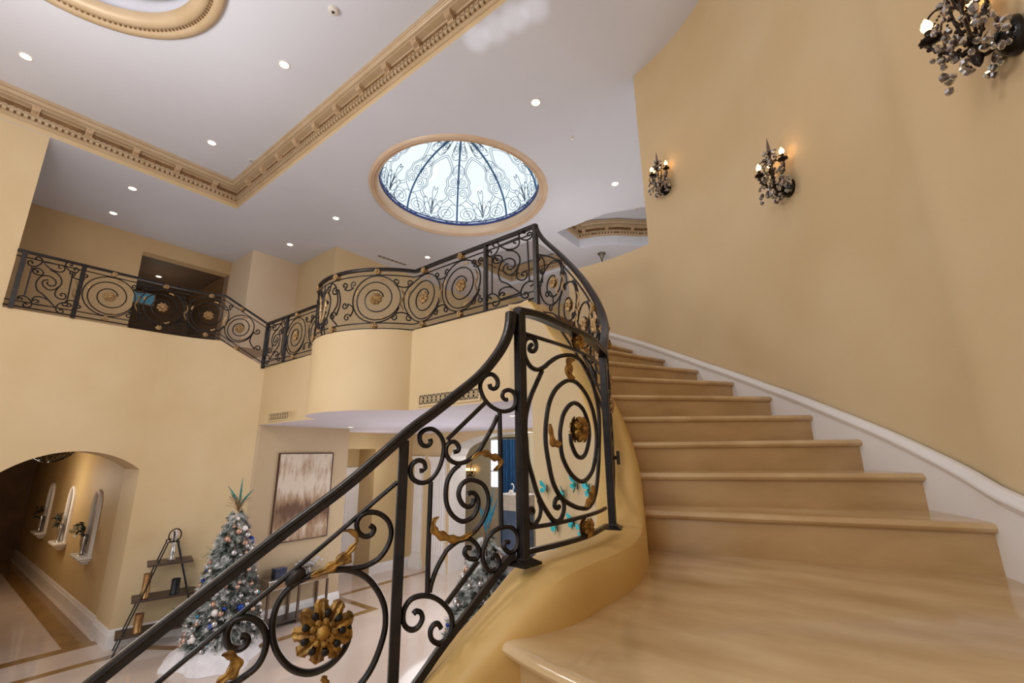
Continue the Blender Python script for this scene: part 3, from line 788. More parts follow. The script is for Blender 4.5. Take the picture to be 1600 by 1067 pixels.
R1.trace('vertical_bar', [(780.5,643),(783,823)], RB)
for pts in (
  cA([(735,610),(745,640),(775,648),(800,620),(795,570),(760,535),(715,540),(675,580),(662,640),(690,720),(740,780),(810,820),(870,825),(925,800),(945,740),(930,680),(890,658),(850,670),(838,705),(855,730),(880,735)]),
  cB([(262,130),(268,160),(240,188),(200,175),(180,130),(190,85),(235,55),(290,55),(340,95),(370,160),(370,240),(345,340),(300,420),(245,470),(180,478),(125,445),(108,390),(120,335),(165,302),(210,310),(228,350),(210,380),(180,385)]),
  [*cA([(800,860),(760,950),(700,1060)]), *cB([(640,240),(560,305),(490,325),(430,305),(395,260),(390,200),(420,160),(460,155),(490,190),(485,225),(450,235)])],
  [*cB([(500,335),(440,390),(400,470),(388,570),(400,660),(440,735),(500,780),(550,780),(610,740),(645,660),(640,600),(610,560),(575,560),(560,575)])],
  [*cB([(612,600),(600,650),(560,670),(515,640),(490,570),(510,500),(560,460),(620,460),(690,500),(725,590),(720,680),(680,780),(610,870),(540,910),(460,960),(400,1010)]), *cC([(450,110),(390,220),(350,330),(335,400)])],
  cB([(690,1000),(720,920),(780,855),(850,830),(910,835),(955,890),(960,960),(930,1020),(885,1028),(850,990),(860,950),(895,948)]),
  cC([(560,20),(620,5),(675,45),(698,100),(680,150),(625,152),(592,115),(605,75),(640,75)]),
  cC([(735,60),(722,120),(735,190),(770,240),(820,232),(845,185),(830,135),(800,130),(797,165)]),
  cC([(215,560),(235,540),(270,550),(280,600),(245,660),(195,675),(150,640),(140,570),(160,500),(210,445),(290,425),(370,440),(440,490),(490,560),(500,640),(480,710),(440,760),(395,775),(350,745),(340,690),(360,645),(395,630),(420,665)]),
  ):
    R1.trace('scroll', pts, RB)
RC = .0098
R1.trace('spiral_scroll', cD([(535,720),(540,790),(510,870),(440,950),(350,1000),(270,1005),(190,970),(120,880),(95,770),(110,650),(160,550),(240,480),(340,435),(440,410),(540,410),(630,445),(700,520),(745,620),(750,740),(720,860),(670,980),(600,1080),(500,1170),(380,1215)]), RC)
R1.trace('scroll', cD([(660,150),(685,170),(670,205),(630,215),(595,190),(585,140),(610,95),(660,75),(720,85),(770,130),(785,200),(760,280),(710,345),(640,385),(570,400),(480,405)]), RC*.9)
R1.trace('scroll', cE([(940,605),(980,605),(1000,640),(970,690),(910,715),(850,695),(825,640),(830,560),(870,490),(930,455),(1010,450),(1090,490),(1140,560),(1155,650),(1130,760),(1070,860),(970,940),(880,995),(760,1050)]), RC)
R1.rosette(R1.P([(506,981)])[0], .083, beads=True, petals=9, off=.02, both=False)
R1.leafpx(cD([(320,440),(400,410),(470,365),(540,300),(590,240)]), .014, lobes=4)
R1.leafpx(cD([(590,245),(580,205),(545,180),(505,182)]), .007, lobes=1)
R1.leafpx(cD([(470,375),(510,340),(555,360)]), .018, lobes=2)
R1.leafpx(cE([(740,1000),(810,945),(880,890),(905,830),(870,760),(790,745)]), .016, lobes=4)
R1.leafpx(cD([(388,1015),(400,1045),(418,1085)]), .010, lobes=2)
R1.leafpx(cB([(585,295),(640,250),(700,245),(750,272),(800,285),(815,320),(790,360),(757,378)]), .012, lobes=5)
R1.leafpx(cB([(600,865),(520,912),(440,922),(380,905),(320,880),(288,840),(290,780),(330,745)]), .013, lobes=5)
kn = R1.P([(462,901)])[0]; c = S1.pt(*kn); mb = MB(); mb.lathe([(.006,-.03),(.017,-.022),(.02,0),(.017,.022),(.006,.03)], c, 12, (S1.dirv(kn[0]).x,S1.dirv(kn[0]).y,.8)); mb.build('collar', M['iron'], sr, 50)
# landing
sP2 = S1.L
post(S2, .0, CURB_LAND+.035, .535, .036, sr, .092)
e2 = S2.L
z2 = .50
post(S2, e2-.012, CURB_LAND+.035, z2, .036, sr, .092)
top = R2.P([(808,488),(840,495),(875,510),(905,523),(931,540),(944,554)]); handrail(S2, top, sr, .85)
R2.trace('horizontal_bar', cG([(70,208),(300,280),(480,340),(600,390),(715,465)]), .008)
R2.trace('horizontal_bar', cH([(110,828),(350,790),(560,740),(780,660)]), .0085)
R2.bar('bottom_rail', R2.P(cH([(90,1032),(350,972),(600,902),(740,835),(790,805)])), .012, n=4, flat=1.2)
R2.trace('spiral_scroll', [*cG([(165,310),(150,325),(145,350),(170,370),(198,345),(200,300),(180,265),(140,255),(108,280),(100,350),(115,430),(160,500),(215,520),(270,495),(310,460),(380,415),(450,400),(520,410),(580,455),(640,560),(690,700),(720,850)]),
   *cH([(728,0),(724,200),(715,380),(690,560),(640,650),(560,660),(470,620),(400,560),(340,440),(300,250),(280,100)]), *cG([(285,950),(310,800),(360,690),(430,625),(490,610),(550,640),(620,730),(670,850),(700,1000)]), *cH([(705,110),(695,230),(670,350),(610,430),(550,430),(480,360),(420,230),(402,80)]),
   *cG([(405,1000),(430,890),(480,815),(530,800),(590,850),(630,950)]), *cH([(643,30),(636,120),(610,210),(570,240),(530,210),(495,120),(488,40)])], .0098)
R2.trace('scroll', [*cG([(250,530),(200,640),(150,760),(120,880),(110,1000)]), *cH([(118,100),(130,250),(170,400),(220,560),(290,690),(350,765),(400,760),(430,690),(430,610),(400,570),(365,590),(355,640),(375,660),(395,645)])], .0096)
R2.trace('scroll', cH([(222,590),(240,665),(225,745),(180,798),(140,770),(135,700),(160,660),(180,685),(165,708)]), .008)
R2.trace('scroll', [*cG([(600,400),(650,470),(690,560),(700,640),(680,650)])], .007)
R2.rosette(R2.P([(905,671)])[0], .058, off=.014, petals=8)
R2.rosette(R2.P([(902.5,534)])[0], .038, off=.014, petals=8)
R2.rosette(R2.P([(917,824)])[0], .040, off=.014, petals=8)
R2.leafpx(cG([(500,440),(450,460),(470,510),(440,535),(465,570),(500,595)]), .022, lobes=3)
R2.leafpx(cH([(295,-40),(310,40),(325,110),(360,125),(395,115)]), .018, lobes=3)
R2.leafpx(cH([(655,470),(650,540),(625,600),(590,650)]), .022, lobes=3)
# curved flight (follows the stair)
def zr(s_):
    p = S3.pt(s_,0); bd = None
    for k in range(len(ZC)-2):
        a = Vector(ZC[k][:2]); b = Vector(ZC[k+1][:2]); ab = b-a; t = max(0,min(1,(Vector((p.x,p.y))-a).dot(ab)/ab.dot(ab))); q = a+ab*t
        d = (Vector((p.x,p.y))-q).length
        if bd is None or d < bd[0]: bd = (d, ZC[k][2]+(ZC[k+1][2]-ZC[k][2])*t)
    return bd[1]
ss = [S3.L*i/22 for i in range(23)]
smooth_z = [zr(x) for x in ss]
for _ in range(2): smooth_z = [smooth_z[0]]+[(smooth_z[i-1]+2*smooth_z[i]+smooth_z[i+1])/4 for i in range(1,22)]+[smooth_z[-1]]
smooth_z[0] = .50
rs = [R3.f.px(u,v,True) for u,v in ((836,352),(840,362.5),(851,377),(870,394),(894,418),(917,450),(933,480))]
handrail(S3, [(ss[i],smooth_z[i]) for i in range(0,14,2)] + rs[::-1][2:], sr, 1.0)
low = [(ss[i], smooth_z[i]-.13) for i in range(0,23,2)]
def zlin(i): return smooth_z[i] if i < 20 else 2.12+(i-20)*.05
R3.bar('horizontal_bar', [(ss[i], zlin(i)-.10) for i in range(0,23,2)], .009)
R3.bar('horizontal_bar', [(ss[i], zlin(i)-.74) for i in range(1,23,2)], .009)
R3.bar('bottom_rail', [(ss[i], zlin(i)-.83) for i in range(1,23,2)], .012, n=4)
for (u,v,R) in ((864.3,441,.235),(889,477,.235),(914,507,.2),(929,508,.17)):
    c = R3.f.px(u,v,True); R3.spiral(c, R, .009, 2.0, 120); R3.rosette(c, .06, m='goldpale', petals=8)
for (u,v) in ((844,414),(841,434),(880,437),(898,505),(858,470)):
    c = R3.f.px(u,v,True); R3.cscroll((c[0]-.03,c[1]-.09),(c[0]+.03,c[1]+.09), .07, .04, .008)
for (u,v) in ((881,442),(872,447),(905,470),(903,497),(925,487),(932,500)):
    c = R3.f.px(u,v,True); R3.leaf([(c[0]-.02,c[1]-.1),(c[0]+.02,c[1]-.03),(c[0]-.02,c[1]+.04),(c[0]+.03,c[1]+.1)], .017, m='goldpale', lobes=3)
for i in (3,6,9):      # first part of the curved flight, seen edge-on
    c = (ss[i], smooth_z[i]-.42); R3.spiral(c, .24, .009, 2.1, 100); R3.rosette(c, .055, m='goldpale', petals=8)
    R3.cscroll((c[0]+.15,c[1]-.2),(c[0]+.2,c[1]+.0), .06, .04, .008)
    R3.small_rosette((c[0], smooth_z[i]-.05), .035, off=.01)
for u,v in ((917,463),(903,536)):
    pass
dk_ = ray(966,715); bp = dk_*(2.62/math.hypot(dk_.x,dk_.y)); q = S3.pt(.12,bp.z); dd = S3.dirv(.12); mb = MB()
mb.obox((bp.x,bp.y,bp.z), (.03*dd.x,.03*dd.y,0), (.008*dd.y,-.008*dd.x,0), (0,0,.036)); mb.tube([bp,(q.x,q.y,bp.z)], .011, 6)
mb.build('side_bracket', M['iron'], sr)

# ---------------------------------------------------------------- gallery railing on the right part
GR = [(-2.515,3.755),(-2.8,3.765),(-3.4,3.765),(-4.0,3.765)] + [(p[0],p[1]+.012) for p in bulge] + [(-7.05,3.70),(-7.6,3.70),(-8.2,3.695),(-8.70,3.69)]
SG = Surf(GR); gr = empty('gallery_railing', (-4.3,3.765,GAL), 0, 'black wrought iron railing with spirals around the round balcony', 'railing')
RG = Rail(SG, gr)
def rails(R, zt, surf, root, s0, s1, dz=lambda s: 0, hr=1.1, bars=(-.10,-.78,-.86), r=.010):
    k = max(3, int((s1-s0)/.22)); S_ = [s0+(s1-s0)*i/k for i in range(k+1)]
    handrail(surf, [(x, zt+dz(x)-.02) for x in S_], root, hr)
    for j,b in enumerate(bars): R.bar('horizontal_bar' if j < 2 else 'bottom_rail', [(x, zt+dz(x)+b) for x in S_], r*(1.25 if j == 2 else 1), sub=3)
rails(RG, RAILZ, SG, gr, 0, SG.L, r=.009)
# square panel with S scrolls, pieces given in a unit square
def Q(pts): return [((p[0]-812)/(1270-812), p[1]) for p in pts]
def panel_pieces():
    """traced on the panel next to the newel: unit coordinates x 0..1, y 0..1 (bottom..top)"""
    def top(x): return 128 + (8-128)*(x-812)/(1270-812)
    def bot(x): return 868 + (760-868)*(x-812)/(1270-812)
    raw = [
     ([(885,155),(868,140),(880,115),(905,108),(930,140),(920,195),(890,245),(850,268),(820,258),(815,225),(835,200),(855,215),(845,232)],1),
     ([(1170,40),(1195,48),(1190,15),(1165,8),(1138,40),(1140,85),(1165,115),(1210,132),(1250,115),(1265,75),(1245,50),(1218,65),(1225,85),(1240,88)],1),
     ([(940,155),(1000,200),(1060,212),(1110,195),(1138,150),(1130,105),(1105,95),(1080,115),(1085,145),(1105,145)],1),
     ([(925,155),(1135,85)],0),
     ([(900,318),(918,322),(912,300),(885,295),(870,320),(890,352),(930,350),(960,330),(960,290),(930,265),(890,270),(868,300)],1),
     ([(1010,220),(1080,235),(1130,290),(1140,360),(1120,430),(1105,500),(1115,550),(1155,572),(1195,555),(1208,510),(1190,478),(1160,490),(1155,515),(1175,520)],1),
     ([(1140,710),(1020,600),(950,560),(925,480),(935,400),(960,345),(1000,318),(1045,315),(1085,345),(1092,390),(1075,425),(1040,440),(1015,420),(1025,395)],1),
     ([(1020,368),(985,395),(975,440),(1000,485),(1045,500),(1090,470),(1130,400)],1),
     ([(965,722),(985,715),(980,695),(950,695),(935,725),(930,690),(955,650),(1010,632),(1065,645),(1105,680),(1140,710)],1),
     ([(850,755),(840,735),(815,745),(815,765),(808,735),(845,698),(890,705),(925,740),(935,780),(920,820),(885,835),(865,810),(880,785),(900,795)],1),
     ([(1235,645),(1255,635),(1275,610),(1250,592),(1205,600),(1165,640),(1145,700),(1155,750),(1190,768),(1215,745),(1205,710),(1180,710),(1185,730)],1),
     ([(858,265),(858,695)],0), ([(1218,135),(1228,590)],0), ([(945,765),(1130,710)],0)]
    out = []
    for pts, c in raw: out.append(([((x-812)/458, 1-(y-top(x))/(bot(x)-top(x))) for x,y in pts], c))
    return out
PP = panel_pieces()
def square_panel(R, sa, sb, za, zb, r, dz=lambda s: 0, flip=False):
    for pts, c in PP:
        q = []
        for x,y in pts:
            s_ = sa+(sb-sa)*(1-x if flip else x); q.append((s_, zb+(za-zb)*y+dz(s_)))
        R.bar('scroll' if c else 'panel_bar', q, r, sub=4)
def spiral_bay(R, c, zt, Rr, r, ros=.085, ph=200, d=1, dz=lambda s: 0, bosses=True, scroll=True, leaves=True):
    cz = zt-.44+dz(c)
    R.spiral((c,cz), Rr, r, 2.9, ph, d=d, rin=.3); R.rosette((c,cz), ros, m='goldpale', petals=8, off=.01)
    if bosses:
        R.small_rosette((c, zt-.055+dz(c)), .045, m='goldpale', off=.012); R.small_rosette((c, zt-.82+dz(c)), .045, m='goldpale', off=.012)
    if leaves:
        for a in (20,110,250):
            p = (c+Rr*.86*cos(rad(a)), cz+Rr*.86*sin(rad(a))); t = rad(a+70)
            R.leaf([(p[0]-.05*cos(t),p[1]-.05*sin(t)),(p[0],p[1]),(p[0]+.05*cos(t+.6),p[1]+.05*sin(t+.6))], .014, m='goldpale', lobes=2)
def filler(R, s_, zt, r, dz=lambda s: 0, up=True, w=.1):
    z = zt+dz(s_)-(.19 if up else .70); sg = 1 if up else -1
    R.cscroll((s_-w,z),(s_+w,z), -sg*.075, .045, r)
    R.leaf([(s_-.02,zt-.44+dz(s_)-.16),(s_+.02,zt-.44+dz(s_)-.05),(s_-.02,zt-.44+dz(s_)+.05),(s_+.02,zt-.44+dz(s_)+.15)], .016, m='goldpale', lobes=3)
post(SG, 0, 1.40, RAILZ, .05, gr)
pA = RG.P([(759,440)])[0][0]
post(SG, pA, GAL, RAILZ-.02, .045, gr)
square_panel(RG, pA-.03, .035, RAILZ-.03, GAL+.02, .0095)
for u,v in ((720,449),(662,463.5),(587,473)):
    c = RG.P([(u,v)])[0][0]; spiral_bay(RG, c, RAILZ, .335, .0095)
cs = [RG.P([(u,v)])[0][0] for u,v in ((720,449),(662,463.5),(587,473))]
for a,b in zip(cs, cs[1:]):
    filler(RG, (a+b)/2, RAILZ, .0095); filler(RG, (a+b)/2, RAILZ, .0095, up=False)
filler(RG, pA+.14, RAILZ, .0085, w=.06); filler(RG, pA+.14, RAILZ, .0085, up=False, w=.06)
sN = RG.P([(505,480)])[0][0]
# cartouche at the nose of the balcony
RG.cscroll((sN-.28,2.24),(sN-.28,1.86), -.13, .07, .0105); RG.cscroll((sN+.28,2.24),(sN+.28,1.86), .13, .07, .0105)
RG.cscroll((sN-.12,2.30),(sN-.12,1.80), .12, .06, .0105); RG.cscroll((sN+.12,2.30),(sN+.12,1.80), -.12, .06, .0105)
for a in (-.07,.07): RG.leaf([(sN+a*.3,1.82),(sN+a,2.0),(sN+a*1.2,2.14),(sN+a*1.7,2.26)], .026, m='goldpale', lobes=3)
for sg in (-1,1):
    RG.bar('scroll', [(sN+sg*.02,1.72),(sN+sg*.16,1.9),(sN+sg*.2,2.1),(sN+sg*.12,2.24),(sN+sg*.04,2.18),(sN+sg*.1,2.12)], .0105)
    RG.bar('scroll', [(sN+sg*.38,1.72),(sN+sg*.26,1.86),(sN+sg*.36,2.04),(sN+sg*.3,2.28),(sN+sg*.2,2.36),(sN+sg*.16,2.3)], .0105)
RG.bar('vertical_bar', [(sN,1.7),(sN,2.38)], .012, smooth=False)
for sg in (-1,1):
    RG.cscroll((sN+sg*.47,2.27),(sN+sg*.62,2.27), -.08*sg, .05, .0095); RG.cscroll((sN+sg*.50,1.98),(sN+sg*.55,1.80), .12*sg, .055, .0095)
    RG.small_rosette((sN+sg*.3,RAILZ-.055), .05, m='goldpale', off=.012); RG.small_rosette((sN+sg*.3,RAILZ-.82), .05, m='goldpale', off=.012)
# left of the balcony
sC = SG.L
sB = RG.P([(446,530)])[0][0]
post(SG, sB, GAL, RAILZ-.02, .05, gr); post(SG, sC-.01, GAL-.02, RAILZ-.02, .055, gr)
square_panel(RG, sB+.04, sC-.05, RAILZ-.04, GAL+.03, .010)
c = RG.P([(461,532)])[0][0]; spiral_bay(RG, c, RAILZ, .335, .0095); filler(RG, c-.42, RAILZ, .0095); filler(RG, c-.42, RAILZ, .0095, up=False)
c2 = (c-.42+sN+.75)/2
spiral_bay(RG, min(c-.75, c2+.1), RAILZ, .3, .0105)

# ---------------------------------------------------------------- railing on the left gallery
LP = [(-8.72,3.70),(-9.10,3.36),(-9.31,3.14),(-9.43,2.85),(-9.49,2.4),(-9.50,1.8),(-9.50,1.0),(-9.50,.385)]
SLr = Surf([p for p in spline(LP, 5)]); lr = empty('left_gallery_railing', (-9.5,1.0,LGAL), 0, 'black wrought iron railing with spirals above the archway wall', 'railing')
RLr = Rail(SLr, lr)
s_k = RLr.P([(352,470)])[0][0]
def dzl(s_): return -(LRAIL-RAILZ)*max(0, min(1, 1-s_/s_k))
kk_ = [0,s_k*.25,s_k*.5,s_k*.75,s_k*.96,s_k*1.05]
def lrails():
    S_ = kk_ + [s_k*1.05+(SLr.L-s_k*1.05)*i/8 for i in range(1,9)]
    handrail(SLr, [(x, LRAIL+dzl(x)-.02) for x in S_], lr, 1.05)
    for j,b in enumerate((-.10,-.78,-.86)): RLr.bar('horizontal_bar' if j < 2 else 'bottom_rail', [(x, LRAIL+dzl(x)+b) for x in S_], .0095*(1.25 if j == 2 else 1), sub=3)
lrails()
lp1 = RLr.P([(28,436)])[0][0]; lp2 = RLr.P([(123,455)])[0][0]
post(SLr, lp1, LGAL, LRAIL-.02, .055, lr); post(SLr, lp2, LGAL, LRAIL-.02, .055, lr)
square_panel(RLr, lp2+.05, lp1-.05, LRAIL-.05, LGAL+.03, .0095, flip=True)
lc = [RLr.P([(u,v)])[0][0] for u,v in ((171,466),(254,479),(326,492.5))]
for x in lc: spiral_bay(RLr, x, LRAIL, .338, .0095)
for a,b in ((lc[0]+.42,0),((lc[0]+lc[1])/2,0),((lc[1]+lc[2])/2,0)):
    filler(RLr, a, LRAIL, .0105, w=.08); filler(RLr, a, LRAIL, .0105, up=False, w=.08)
x4 = RLr.P([(374,517)])[0][0]
spiral_bay(RLr, x4, LRAIL, .27, .0095, dz=dzl)
RLr.cscroll((x4-.33,LRAIL+dzl(x4-.33)-.28),(x4-.38,LRAIL+dzl(x4-.38)-.58), .14, .06, .011)
filler(RLr, (lc[2]+x4)/2, LRAIL, .0105, dz=dzl, w=.07)
# ================================================================ CEILING FIXTURES
M['lens'] = mat('lamp_lens', (255,244,228), .4, emis=(255,236,205), estr=7.)
M['plastic'] = mat('white_plastic', (226,222,218), .35, c2=(220,216,212), scale=4)
M['slot'] = mat('dark_slot', (46,40,36), .6, c2=(36,31,28), scale=5)
def downlight(u, v, z, label, group=None, r=.075, zoff=0.):
    p = at_z(u,v,z)
    e = empty('recessed_downlight', (p.x,p.y,z), 0, label, 'downlight', group)
    mb = MB(); n = 28
    mb.lathe([(r*.78,-.001),(r*.80,-.006),(r*.9,-.009),(r*1.05,-.006),(r*1.07,0)], (0,0,0), n)
    o = mb.build('trim_ring', M['plastic'], None, 60); o.parent = e
    mb = MB(); mb.lathe([(r*.79,-.002),(r*.5,-.005),(.001,-.006)], (0,0,0), n); o = mb.build('lens', M['lens'], None, 60); o.parent = e
    return e
for u,v,z,l in (
  (40,88,TRAY,'round recessed downlight at the far left of the tray ceiling'),
  (444,101,TRAY,'round recessed downlight right of the oval moulding on the tray ceiling'),
  (331,223,TRAY,'round recessed downlight near the inner corner of the tray cornice'),
  (837,160,CEIL,'large bright downlight between skylight and curved wall'),
  (961,287,CEIL,'downlight right of the skylight near the curved ceiling tray'),
  (525,341,CEIL,'downlight left of the skylight on the off white ceiling'),
  (453,382,CEIL,'downlight above the pale wall block of the gallery'),
  (207,294.5,CEIL,'upper of two downlights on the shaded left gallery ceiling'),
  (177,333,CEIL,'lower of two downlights on the shaded left gallery ceiling'),
  (668,402,CEIL,'downlight just above the balcony handrail under the skylight'),
  (548,667,SOFFIT,'downlight at the end of the slot in the soffit'),
  (801,649,SOFFIT,'soffit downlight glimpsed beside the thick newel post')):
    downlight(u,v,z,l)
p = at_x(248,432,-13.8)
downlight(248,432,4.9,'warm downlight inside the dark room behind the gallery')
# small ceiling devices
p = at_z(521,15,TRAY); e = empty('smoke_detector', (p.x,p.y,TRAY), 0, 'white round smoke detector on the tray ceiling', 'smoke detector')
mb = MB(); mb.lathe([(.065,0),(.065,-.012),(.058,-.014),(.056,-.034),(.045,-.042),(.001,-.043)], (0,0,0), 24); mb.build('housing', M['plastic'], None, 40).parent = e
mb = MB(); mb.lathe([(.02,-.042),(.018,-.047),(.001,-.048)], (0,0,0), 16); mb.build('sensor_cap', M['slot'], None, 40).parent = e
for u,v,z,l in ((392,250,TRAY,'tiny ceiling sprinkler near the inner tray corner'),(894,215,CEIL,'tiny ceiling sprinkler right of the skylight'),(995,325,CEIL,'tiny ceiling sprinkler above the curved tray')):
    p = at_z(u,v,z); e = empty('ceiling_sprinkler', (p.x,p.y,z), 0, l, 'sprinkler')
    mb = MB(); mb.lathe([(.04,0),(.038,-.006),(.02,-.009),(.001,-.01)], (0,0,0), 18); mb.build('cover_plate', M['plastic'], None, 40).parent = e
    mb = MB(); mb.lathe([(.007,-.009),(.007,-.03),(.016,-.031),(.016,-.034),(.001,-.034)], (0,0,0), 10); mb.build('nozzle', mat('sprinkler_metal',(180,176,170),.3,metal=.7), None, 40).parent = e
# linear diffusers
def slot(name, a, b, z, w, label, n=3):
    a = Vector((a.x,a.y)); b = Vector((b.x,b.y)); c = (a+b)/2; d = (b-a); L = d.length; an = math.atan2(d.y,d.x)
    e = empty(name, (c.x,c.y,z), an, label, 'air vent')
    mb = MB(); mb.sweep([(-L/2,-w/2),(L/2,-w/2),(L/2,w/2),(-L/2,w/2)], [(0,-.001),(0,-.006),(.012,-.006),(.012,-.001)], True); o = mb.build('frame', M['plastic']); o.parent = e
    mb = MB(); mb.box(-L/2+.01,L/2-.01,-w/2+.01,w/2-.01,-.003,-.0005); o = mb.build('dark_slots', M['slot']); o.parent = e
    mb = MB()
    for i in range(1, n): y = -w/2+w*i/n; mb.box(-L/2,L/2,y-.004,y+.004,-.005,-.001)
    k = int(L/.12)
    for i in range(1, k): x = -L/2+L*i/k; mb.box(x-.006,x+.006,-w/2,w/2,-.005,-.001)
    o = mb.build('fins', M['plastic']); o.parent = e
slot('ceiling_vent', at_z(590,399,CEIL), at_z(635,414,CEIL), CEIL, .13, 'long slotted air vent on the ceiling above the balcony')
slot('soffit_diffuser', at_z(505,667,SOFFIT), at_z(569,670,SOFFIT), SOFFIT, .09, 'slim slot diffuser in the soffit under the gallery', 2)
# pierced wall grilles
def grille(x0, x1, y, z0, z1, label, nx):
    e = empty('wall_vent', ((x0+x1)/2,y,z0), 0, label, 'wall vent')
    def loc(o): world_child(o, e)
    yy = y-.004
    mb = MB(); W = .025
    for a,b,c,d in ((x0-W,x1+W,z0-W,z0),(x0-W,x1+W,z1,z1+W),(x0-W,x0,z0,z1),(x1,x1+W,z0,z1)): mb.box(a,b,yy-.012,yy,c,d)
    loc(mb.build('frame', M['grille']))
    mb = MB(); mb.box(x0,x1,yy-.002,yy+.003,z0,z1); loc(mb.build('dark_backing', M['slot']))
    mb = MB(); H = z1-z0; st = (x1-x0)/nx
    for i in range(nx):
        cx = x0+st*(i+.5); cz = (z0+z1)/2
        for a in (0,45,90,135):
            dx, dz = cos(rad(a))*st*.5, sin(rad(a))*H*.5
            if a in (45,135): dx, dz = st*.5*(1 if a == 45 else -1), H*.5
            mb.tube([(cx-dx,yy-.006,cz-dz),(cx+dx,yy-.006,cz+dz)], .0042, 4)
        mb.tube([(cx+st*.3*cos(2*pi*k/10),yy-.007,cz+H*.28*sin(2*pi*k/10)) for k in range(10)], .004, 4, True)
    mb.tube([(x0,yy-.006,(z0+z1)/2),(x1,yy-.006,(z0+z1)/2)], .004, 4)
    loc(mb.build('lattice', M['grille']))
M['grille'] = mat('cream_grille', (206,184,146), .5, c2=(196,172,132), scale=6)
grille(-4.335, -3.336, 3.765, .605, .72, 'long pierced vent grille on the fascia right of the round balcony', 13)
grille(-8.20, -7.29, 3.705, .61, .715, 'small pierced vent grille on the wall left of the soffit', 11)

# ================================================================ SCONCES
M['smoke'] = mat('smoky_crystal', (140,126,118), .05, metal=.0, c2=(70,60,56), scale=40, spec=.9, coat=.8)
M['smoke'].node_tree.nodes['Principled BSDF'].inputs['Transmission Weight'].default_value = .55
M['bronze'] = mat('dark_bronze', (54,44,38), .3, metal=.75, c2=(38,31,28), scale=20)
M['gunmetal'] = mat('black_chrome', (50,48,48), .1, metal=.8, c2=(38,36,37), scale=8)
M['bulb'] = mat('glowing_bulb', (255,214,150), .3, emis=(255,196,120), estr=9.)
def crystal_mesh(kind):
    mb = MB()
    if kind == 0: mb.lathe([(.001,.022),(.016,.008),(.018,-.004),(.012,-.02),(.001,-.026)], (0,0,0), 6)
    elif kind == 1: mb.lathe([(.001,.03),(.007,.02),(.017,-.01),(.014,-.022),(.001,-.028)], (0,0,0), 5)
    else: mb.lathe([(.001,.016),(.012,.008),(.012,-.008),(.001,-.016)], (0,0,0), 7)
    o = mb.build('crystal', M['smoke']); me = o.data; bpy.data.objects.remove(o); return me
CRY = [crystal_mesh(i) for i in range(3)]
